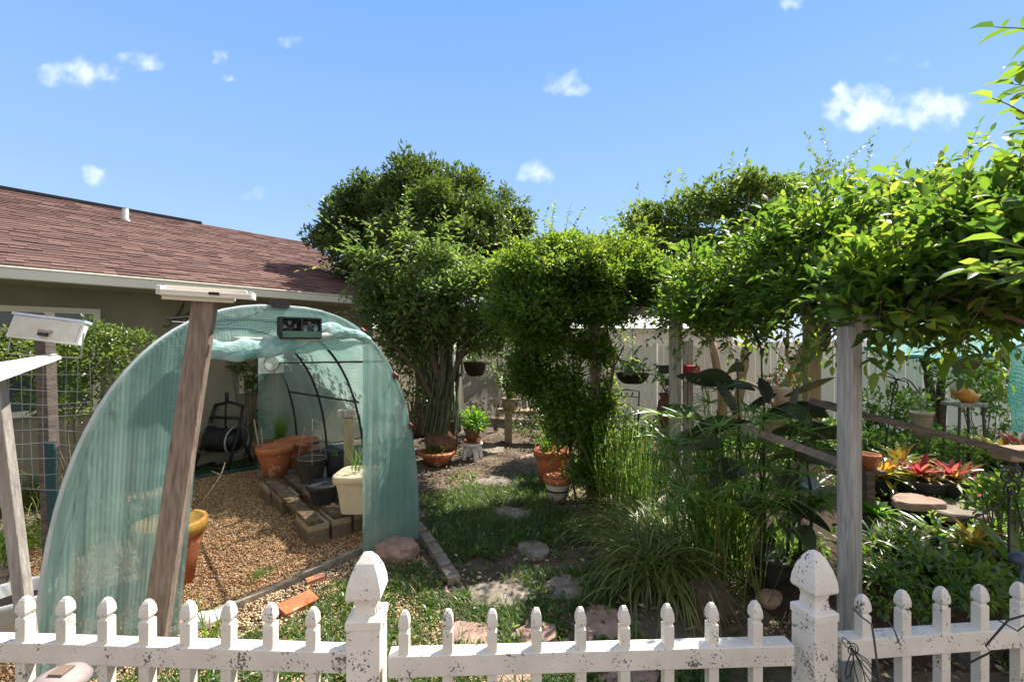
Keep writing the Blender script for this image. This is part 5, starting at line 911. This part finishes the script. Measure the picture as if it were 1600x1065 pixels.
def arching(name, label, c, n, L_, wd, mat, el=(.9,1.5), droop=(1.2,2.6), r=.08, K=8, cat='grass', hs=None, prof='grass'):
    cl = Cloud(); c = np.array(c); base = c[None]+np.concatenate([rng.normal(0, r, (n,2)), np.zeros((n,1))], 1); head = rng.random(n)*6.28 if hs is None else rng.normal(hs[0], hs[1], n)
    cl.blades(base, head, rng.uniform(*el, n), rng.uniform(L_*.55, L_*1.1, n), wd*rng.uniform(.6,1.2,n), rng.uniform(*droop, n), K=K, prof=prof, twist=.5); return solo(name, label, cat, cl, mat, loc=tuple(c))
liri = leafmat('liriope', [(0,(.06,.09,.018)),(.6,(.13,.165,.035)),(.9,(.24,.25,.08)),(1,(.42,.34,.18))], [(0,(.16,.3,.04)),(1,(.55,.62,.2))], trans=.3, rough=.38, spec=.5)
p = G(40,790); arching('fountain_grass', 'arching striped grass clump at the left edge behind the wire mesh', (p.x,p.y,0), 170, .95, .011, liri, r=.1)
p = G(20,860); arching('fountain_grass', 'green leafy tuft beside the bucket at the left edge', (p.x,p.y,0), 120, .6, .016, greenm, r=.14)
shrub('low weedy shrub between the two left posts', [(np.array((p.x+.2,p.y+.5,.15)), np.array((.6,.45,.14))), (np.array((p.x+.75,p.y+.3,.12)), np.array((.4,.3,.12)))], 1500, .055, mat=gc)
p = G(115,830); arching('fountain_grass', 'small arching tuft left of the tunnel foot', (p.x,p.y,0), 60, .5, .012, liri, r=.07)
p = G(1040,905); arching('lilyturf', 'large arching lilyturf clump spilling toward the path', (p.x-.05,p.y,.05), 1050, .76, .0135, liri, r=.13, el=(.7,1.5), droop=(1.1,2.7), K=9)
p = G(1010,850); arching('lilyturf', 'second arching lilyturf clump behind the large one', (p.x,p.y,.05), 420, .85, .013, liri, r=.14, el=(.7,1.5), droop=(1.1,2.5), K=9)
# umbrella sedge
sedge = leafmat('sedge', [(0,(.05,.11,.018)),(.6,(.095,.19,.03)),(.92,(.15,.24,.05)),(1,(.28,.17,.08))], [(0,(.18,.40,.04)),(1,(.48,.62,.12))], trans=.38, rough=.35, spec=.6)
def sedgeclump(label, c, n, tips, wl=.235, hmax=1.0):
    th = Thing('umbrella_sedge', label, 'sedge', (c[0],c[1],0)); cl = Cloud(); c = np.array(c, float)
    tp_ = np.array([tuple(t) for t in tips]); n = len(tp_)
    for t in tp_:
        b = c+np.array([rng.normal(0,.12), rng.normal(0,.10), 0]); mid = (b+t)/2+np.array([0,0,.06]); mb = MB(); mb.tube([b, mid, t], [.006,.0055,.004], 5, c=random.random()*.8); th.part('stem', mb, sedge)
        k = random.randint(13, 20); h_ = np.arange(k)*6.283/k+rng.normal(0,.12,k); wh = Cloud(); wh.blades(np.repeat(t[None], k, 0), h_, rng.uniform(-.1,.75,k), wl*rng.uniform(.6,1.15,k), .0155, rng.uniform(.1,.8,k), K=4, twist=.6, lv=np.clip(rng.random(k)*.5+random.random()*.45,0,.95)); th.part('leaf_whorl', wh, sedge)
    # bare lower stalks
    k = 330; st2 = Cloud(); base = c[None]+np.concatenate([rng.normal(0,.17,(k,2)), np.zeros((k,1))],1); st2.blades(base, rng.random(k)*6.28, rng.uniform(1.2,1.56,k), rng.uniform(.45,1.1,k), .009, rng.uniform(-.05,.3,k), K=4, prof='thin', lv=np.where(rng.random(k)<.3, .97, rng.random(k)*.9)); th.part('stalks', st2, sedge, kind='stuff'); return th
p = G(1125,905); rr3 = random.Random(5)
tips = [P(x, y, Y) for x, y, Y in [(1057,645,3.6),(1097,600,3.7),(1108,628,3.5),(1128,610,3.6),(1055,718,3.5),(1092,738,3.3),(1120,735,3.4),(1150,700,3.3),(1160,725,3.2),(1188,690,3.3),(1220,690,3.2),(1240,705,3.2),(1165,640,3.5),(1085,680,3.6),(1030,750,3.5),(1150,760,3.1),(1205,735,3.0),(1260,740,2.9),(1245,665,3.2),(1115,665,3.4),(1070,770,3.3),(1105,700,3.5),(1180,775,3.0),(1275,700,3.1),(1225,775,2.95),(1040,690,3.7),(1140,670,3.6),(1080,640,3.8),(1130,790,3.1),(1195,650,3.4)]] + [P(rr3.uniform(1030,1290), rr3.uniform(640,800), rr3.uniform(2.95,3.6)) for _ in range(34)]
sedgeclump('tall umbrella sedge clump with star shaped leaf whorls in the near bed', (p.x,p.y,.05), 0, tips)
p = G(985,800); tips = [P(x, y, 5.0) for x, y in ((945,695),(975,650),(990,665),(1002,680),(960,720),(985,700),(1000,640),(970,685),(1015,700),(955,660))]
sedgeclump('smaller yellow-green umbrella sedge behind the lilyturf', (p.x,p.y,0), 0, tips, wl=.22)
# dark broad leaved canna
canna = leafmat('canna_dark', [(0,(.022,.019,.015)),(.5,(.030,.040,.022)),(1,(.06,.085,.035))], [(0,(.03,.04,.015)),(1,(.14,.17,.03))], trans=.25, rough=.36, spec=.5)
th = Thing('canna', 'dark purple-green canna with very large broad leaves behind the sedge', 'canna', (P(1195,700,3.5).x,3.5,0)); cl = Cloud(); mb = MB()
for (x0, x1, y1, Y) in ((1160,1150,560,3.6),(1195,1190,545,3.5),(1190,1188,700,3.4),(1230,1235,640,3.4),(1140,1120,640,3.7),(1250,1245,700,3.3),(1270,1262,720,3.3)): a = P(x0,532,Y); a.z = 0; limb(mb, [a, P((x0+x1)/2, (y1+800)/2, Y), P(x1,y1,Y)], .014, .006, 6, .01)
th.part('stem', mb, canna, smooth=True)
for (px, py, Y, ang, el, L_, wd, dr) in [(1122,602,3.6,3.14,.15,.36,.16,-.1),(1145,610,3.6,3.3,.9,.38,.17,1.2),(1133,590,3.65,.4,.9,.26,.14,1.3),(1150,650,3.5,2.8,1.2,.30,.11,.3),(1165,640,3.5,.1,.3,.28,.12,-.2),(1187,590,3.5,-1.4,-1.0,.20,.13,.2),(1160,570,3.6,.6,1.1,.14,.07,.6),(1188,545,3.5,1.6,1.2,.16,.07,.3),(1190,655,3.45,.2,.35,.52,.22,.6),(1200,680,3.4,.0,.25,.50,.24,.5),(1205,720,3.3,-.1,.55,.55,.25,1.2),(1175,660,3.5,2.9,-.1,.42,.18,.7),(1150,660,3.5,3.4,.1,.45,.24,1.0),(1235,650,3.4,.1,1.3,.24,.06,.1),(1255,640,3.35,.1,.15,.34,.10,.2),(1240,720,3.3,.3,.4,.42,.22,1.0),(1215,760,3.3,.2,.3,.45,.24,.9),(1130,700,3.5,3.0,.5,.40,.22,1.1),(1170,740,3.4,3.5,.6,.42,.22,1.2),(1190,790,3.3,-.5,.3,.42,.22,.9),(1260,790,3.2,-.3,.5,.38,.2,1.0),(1100,660,3.8,2.6,.6,.4,.2,1.0),(1180,610,3.5,2.9,.4,.26,.11,.5),(1225,620,3.5,.1,.2,.40,.17,-.3),(1262,690,3.3,.2,.5,.38,.20,.9),(1205,640,3.5,-1.2,.5,.4,.2,1.3),(1150,780,3.5,-2.0,.7,.4,.2,1.2),(1230,830,3.2,-1.5,.8,.4,.18,1.3)]:
    c1 = Cloud(); c1.blades(np.array([tuple(P(px,py,Y))]), np.array([ang+random.uniform(-.3,.3)]), el, L_*1.05, wd*.80, dr, K=9, prof='leaf', gut=.3, tw=random.choice([-1,1])*random.uniform(.7,1.2) if abs(math.sin(ang)) < .75 else 0.2); th.part('leaf', c1, canna, smooth=True)
# black pots and aloe
p = G(1212,925); pot('nursery_pot', 'large black nursery pot in shade left of the right fence post', p, .17, .30, bl, rim=.04); tuftp('aloe', 'pale green aloe fan rising from the large black pot', (p.x+.08,p.y,.27), 14, .34, .032, (1.0,1.5), (.0,.5), prof='strap', K=6, gut=.2, mat=leafmat('aloe', [(0,(.10,.18,.07)),(1,(.16,.27,.12))], trans=.2))
p = G(1240,860); pot('nursery_pot', 'dark pot hidden in shadow behind the large black pot', p, .2, .3, bl)
# bromeliads
brom_red = leafmat('bromeliad_red', [(0,(.26,.02,.04)),(.4,(.30,.07,.05)),(.6,(.28,.18,.04)),(1,(.12,.17,.03))], [(0,(.6,.05,.08)),(.4,(.65,.18,.12)),(.6,(.65,.5,.08)),(1,(.5,.65,.08))], trans=.4, rough=.28, spec=.7)
brom_yel = leafmat('bromeliad_yellow', [(0,(.40,.17,.02)),(.4,(.32,.26,.03)),(1,(.14,.21,.03))], [(0,(.85,.4,.05)),(.4,(.8,.7,.07)),(1,(.5,.68,.08))], trans=.42, rough=.3, spec=.7)
brom_grn = leafmat('bromeliad_green', [(0,(.05,.10,.02)),(.6,(.09,.17,.03)),(.9,(.20,.24,.08)),(1,(.40,.36,.10))], [(0,(.2,.4,.04)),(1,(.7,.7,.16))], trans=.35, rough=.25, spec=.8)
def mh(x, y):
    a = max(0, min(1, (x-1.75)/.5))*max(0, min(1, (y-2.62)/.45))*max(0, min(1, (6.6-y)/1.5)); a = a*a*(3-2*a); return .40*a+.03*math.sin(x*5+y*3)*a+.02*math.sin(x*11-y*7)*a-.03
m = MB(); m.sheet(lambda u, v: Vector((1.7+u*7, 2.5+v*4.2, mh(1.7+u*7, 2.5+v*4.2))), 90, 60)
solo('planting_mound', 'dark raised soil mound of the right hand bed', 'soil', m, soil, kind='structure', smooth=True)
def onmound(px, py, dz=.0):
    Y = 2.5
    while Y < 9:
        q = P(px, py, Y)
        if q.z <= max(0, mh(q.x, q.y))+dz: return q
        Y += .02
    return P(px, py, 9)
def brom(label, px, py, n, Lpx, mat, wpx=7, el=(.25,1.25), droop=(.3,1.3), ph=0, potr=.16):
    """rosette whose centre stands at the pixel's ray on the mound; ph = height of its pot (0: planted in the soil)"""
    q = onmound(px, py, ph+.05); k = q.y/F; g0 = max(0, mh(q.x, q.y))
    if ph: th = pot('bromeliad', label, Vector((q.x,q.y,g0)), potr, ph, bl, rim=.03, cat='bromeliad', soilc=False)
    else: th = Thing('bromeliad', label, 'bromeliad', Vector((q.x,q.y,g0)))
    cl = Cloud(); base = np.repeat(np.array([[q.x,q.y,g0+ph]]), n, 0)+rng.normal(0,.012,(n,3)); head = np.arange(n)*2.39996; t = np.linspace(0, 1, n)
    cl.blades(base, head, el[1]-(el[1]-el[0])*(1-t)+rng.normal(0,.08,n), Lpx*k*(1-.35*t)*rng.uniform(.8,1.15,n), wpx*k*rng.uniform(.7,1.15,n), rng.uniform(*droop,n), K=7, prof='strap', twist=.25, gut=.35, lv=np.clip(.95-t*.95+rng.normal(0,.14,n),0,1)); th.part('leaves', cl, mat, smooth=True)
for a in [('red bromeliad rosette with yellow throat left of the pair over the black bowl',1437,738,38,50,brom_red,7,(.2,1.3),(.2,1.0),.25,.2),('crimson bromeliad rosette on the right over the black bowl',1488,742,38,52,brom_red,7,(.2,1.3),(.2,1.0),.22,.12),('orange-yellow bromeliad beside the thick post',1376,738,30,62,brom_yel,9,(.25,1.3),(.2,1.0),.2,.1),('yellow-green bromeliad low behind the red pair',1408,722,30,60,brom_yel,8,(.25,1.3),(.2,1.0),.22,.1),('orange bromeliad at the far right on the trough shelf',1560,705,24,62,brom_yel,9,(.3,1.3),(.2,1.0),.2,.1),('red bromeliad cut by the right edge of the picture',1600,705,24,60,brom_red,9,(.3,1.3),(.2,1.0),.2,.1),('green bromeliad in the right hand background under the bird stand',1540,690,30,60,brom_grn,7),('dim red bromeliad below the crimson one',1500,778,26,60,brom_red,8),('lime bromeliad at the foot of the thick post',1368,795,26,50,bright,9),('small reddish bromeliad behind the slim post in the sunny bed',1035,690,18,26,brom_red,4)]: brom(*a)
for k, (px, py, mt, L_) in enumerate([(1460,722,brom_red,36),(1515,742,brom_red,40),(1395,752,brom_yel,44),(1440,765,brom_yel,34),(1530,762,brom_grn,50),(1400,690,brom_grn,40),(1350,760,brom_yel,36),(1575,760,brom_grn,60),(1410,800,brom_grn,56),(1495,700,brom_grn,44)]):
    brom(['small dull red bromeliad between the two large red ones','dusky red bromeliad right of the crimson rosette','golden bromeliad below the orange-yellow one','small yellow bromeliad at the rim of the pinkish ledge','green bromeliad right of the grey green ledge','green rosette behind the yellow-green bromeliad','yellow bromeliad touching the left side of the thick post','tall green rosette left of the scrolled iron ornament','green rosette in front of the pinkish stone ledge','green rosette behind the crimson bromeliad'][k], px, py, 24, L_, mt, 6, (.3,1.4), (.2,1.4))
for a in [('silver green strap leaved plant in the near right corner, yellow tips',1510,905,34,105,brom_grn,10,(.5,1.45),(.5,2.0)),('strap leaved plant with bleached folded tips beside the brown bowl',1450,890,26,95,brom_grn,10,(.5,1.45),(.6,2.2)),('broad strap leaved plant at the right edge above the pickets',1590,890,28,115,brom_grn,12,(.5,1.45),(.5,2.0)),('thin leaved green clump right behind the thick post',1385,905,40,80,brom_grn,4,(.4,1.5),(.5,2.0)),('olive green bromeliad behind the near strap leaved plant',1550,830,30,90,brom_grn,10,(.4,1.4),(.4,1.6)),('second thin leaved clump between the post and the strap plants',1420,850,36,70,brom_grn,4,(.4,1.5),(.5,2.0)),('dark green strap clump under the flat pinkish stone',1465,835,26,75,brom_grn,7,(.4,1.5),(.6,1.8)),('lime strap clump in the middle of the near right bed',1520,850,22,80,brom_yel,8,(.6,1.5),(.6,1.8))]: brom(*a)
for (lab, x, y, Y, s) in (('bright fern fronds beside the curled iron ornament',1555,785,2.95,.30),('soft fern between the thick post and the strap plants',1390,835,2.9,.22),('fern at the right edge behind the iron ornament',1595,770,2.9,.32)):
    c = onmound(x,y+12,.02); tuftp('fern', lab, (c.x,c.y,c.z-.03), 130, s*1.2, .018, (.4,1.4), (.3,1.2), mat=fern, r=.05)
pc = G(1555,960); pot('terracotta_bowl', 'wide brown clay bowl behind the right hand pickets', Vector((pc.x,pc.y-.05,.0)), .30, .26, mkmat('brown_bowl', (.16,.10,.07), (.10,.065,.045), rough=.6), rim=.05, taper=.7)
m = MB(); ob = P(1460,775,3.3); 
c = G(1435,786,.5); m = slab((c.x,c.y), .22, .04, 91); solo('flat_stone', 'flat pinkish stone ledge under the red bromeliads', 'stone', MB().add([v+Vector((0,0,.50)) for v in m.v], m.f), redstone)
c = G(1500,800,.46); m = slab((c.x,c.y), .27, .04, 92); solo('flat_stone', 'flat grey green stone ledge right of the pinkish one', 'stone', MB().add([v+Vector((0,0,.46)) for v in m.v], m.f), flag)
pond = Thing('rock_pile', 'dark rock pile supporting the stone ledges in the right bed', 'rocks', (3.1,3.5,0))
for i, (x, y, z, s) in enumerate(((3.3,3.9,.3,.2),(3.8,3.95,.28,.2),(2.35,3.0,.1,.12),(2.7,2.72,.0,.09),(3.0,2.68,.0,.08))): pond.part('stone', rock((x,y,z), (s,s*.8,s*.85), 70+i), mkmat('dark_rock', (.05,.05,.055), (.09,.08,.075), rough=.9, bump=1) if i == 0 else bpy.data.materials['dark_rock'])
tr_ = P(1575,708,3.5); shrub('leafy weed clump in front of the tan trough at the right edge', [blob(1570,775,3.3,40,26)], 420, .07)
th = Thing('trough', 'long tan clay trough at the right edge under the orange bromeliad', 'trough', (tr_.x,tr_.y,0)); m = MB(); m.box(tr_+Vector((.12,0,0)), (.36,.16,.10), jit=.004); th.part('trough_body', m, mkmat('tan_clay', (.34,.24,.16), (.25,.17,.12), rough=.8), bevel=.015)
for x in (.04,.22): m = MB(); m.box((tr_.x+x,tr_.y,(tr_.z-.05)/2), (.025,.06,tr_.z-.05)); th.part('leg', m, darkwood)
c0 = P(1582,742,2.9); th = Thing('scroll_ornament', 'black scrolled iron ornament at the right edge of the bed', 'ornament', (c0.x,c0.y,0)); m = MB()
for dx, dz, r in ((-.04,.0,.055),(.03,.01,.05),(.0,-.09,.06)): m.tube(spiral(c0+Vector((dx,0,dz)), r*.25, r, 1.6, a0=dx*40, uz=Vector((0,0,1))), .006, 6)
m.tube([c0+Vector((0,0,-.1)), P(1560,790,2.9), P(1530,805,2.85), P(1505,812,2.8)], .006, 6); m.tube([c0+Vector((.02,0,-.15)), P(1600,830,2.8)], .006, 6); m.tube([c0+Vector((0,.02,-.1)), Vector((c0.x,c0.y+.02,0))], .008, 6); th.part('scroll', m, iron, smooth=True)
c0 = P(1595,872,2.4); m = MB(); m.lathe([(.001,-.03),(.05,-.025),(.06,0),(.04,.025),(.001,.03)], c0, 18, squash=.8); m.tube([c0, Vector((c0.x,c0.y,0))], .008, 6); solo('solar_light', 'dark blue-grey solar light head at the right edge', 'light', m, mkmat('bluegrey', (.06,.08,.11), rough=.4), smooth=True)

# extra small things
def clear_pts(poly, n): p = scatter(poly, n); return p[clear(p)]
cl = Cloud(); crown(cl, [blob(1480,900,2.85,110,26,.25), blob(1400,930,2.8,60,20,.2), blob(1560,930,2.75,60,20,.2)], 1300, .05, .06, 8, T_MID)
solo('ground_cover', 'small leaved creeping weeds behind the right hand pickets', 'ground cover', cl, gc, kind='stuff')
m = MB()
for k in range(9):
    x, y = 255+k*7, 512-random.random()*20; pts = []
    for q in range(5): pts.append(W(x, y, WP-.03)); x += random.uniform(2, 14); y += random.uniform(-16, 10)
    m.tube(pts, .007, 5)
solo('dead_vine', 'dead brown vine tangle clinging to the house wall above the tunnel', 'vine', m, bark)
m = MB(); m.tube([P(601,458,8.2), P(601,442,8.2), P(590,425,8.1), P(582,418,8.0)], .008, 6); solo('roof_wire', 'thin bent wire standing on the shaded roof edge', 'wire', m, galv)
pp = scatter([(-.7,2.6),(1.2,2.6),(1.2,5),(.6,8),(-1.2,8),(-1.3,6)], 1400); n = len(pp); c = Cloud()
c.leaves(np.concatenate([pp, .01+rng.random((n,1))*.02],1), np.concatenate([rng.normal(0,1,(n,2)), rng.normal(0,.2,(n,1))],1), np.array([[0,0,1.]])+rng.normal(0,.3,(n,3)), rng.uniform(.025,.06,n), .5)
solo('fallen_leaves', 'scattered fallen tan leaves on the path grass and stones', 'leaf litter', c, litm, kind='stuff')

solo('weeds', 'broad leaved weeds scattered over the path and gravel edge', 'weeds', (lambda c: (c.leaves(*(lambda p: (np.concatenate([p, np.full((len(p),1),.01)],1), np.concatenate([rng.normal(0,1,(len(p),2)), rng.uniform(.2,1.0,(len(p),1))],1), np.array([[0,0,1.]])+rng.normal(0,.3,(len(p),3)), rng.uniform(.03,.08,len(p)), .4, T_MID))((lambda q: np.repeat(q, 7, 0)+rng.normal(0,.022,(len(q)*7,2)))(clear_pts([(-1.9,2.2),(-.9,4.1),(-.9,6.5),(1.0,6.5),(1.1,4.0),(1.2,2.1)], 420)))), c)[1])(Cloud()), gc, kind='stuff')
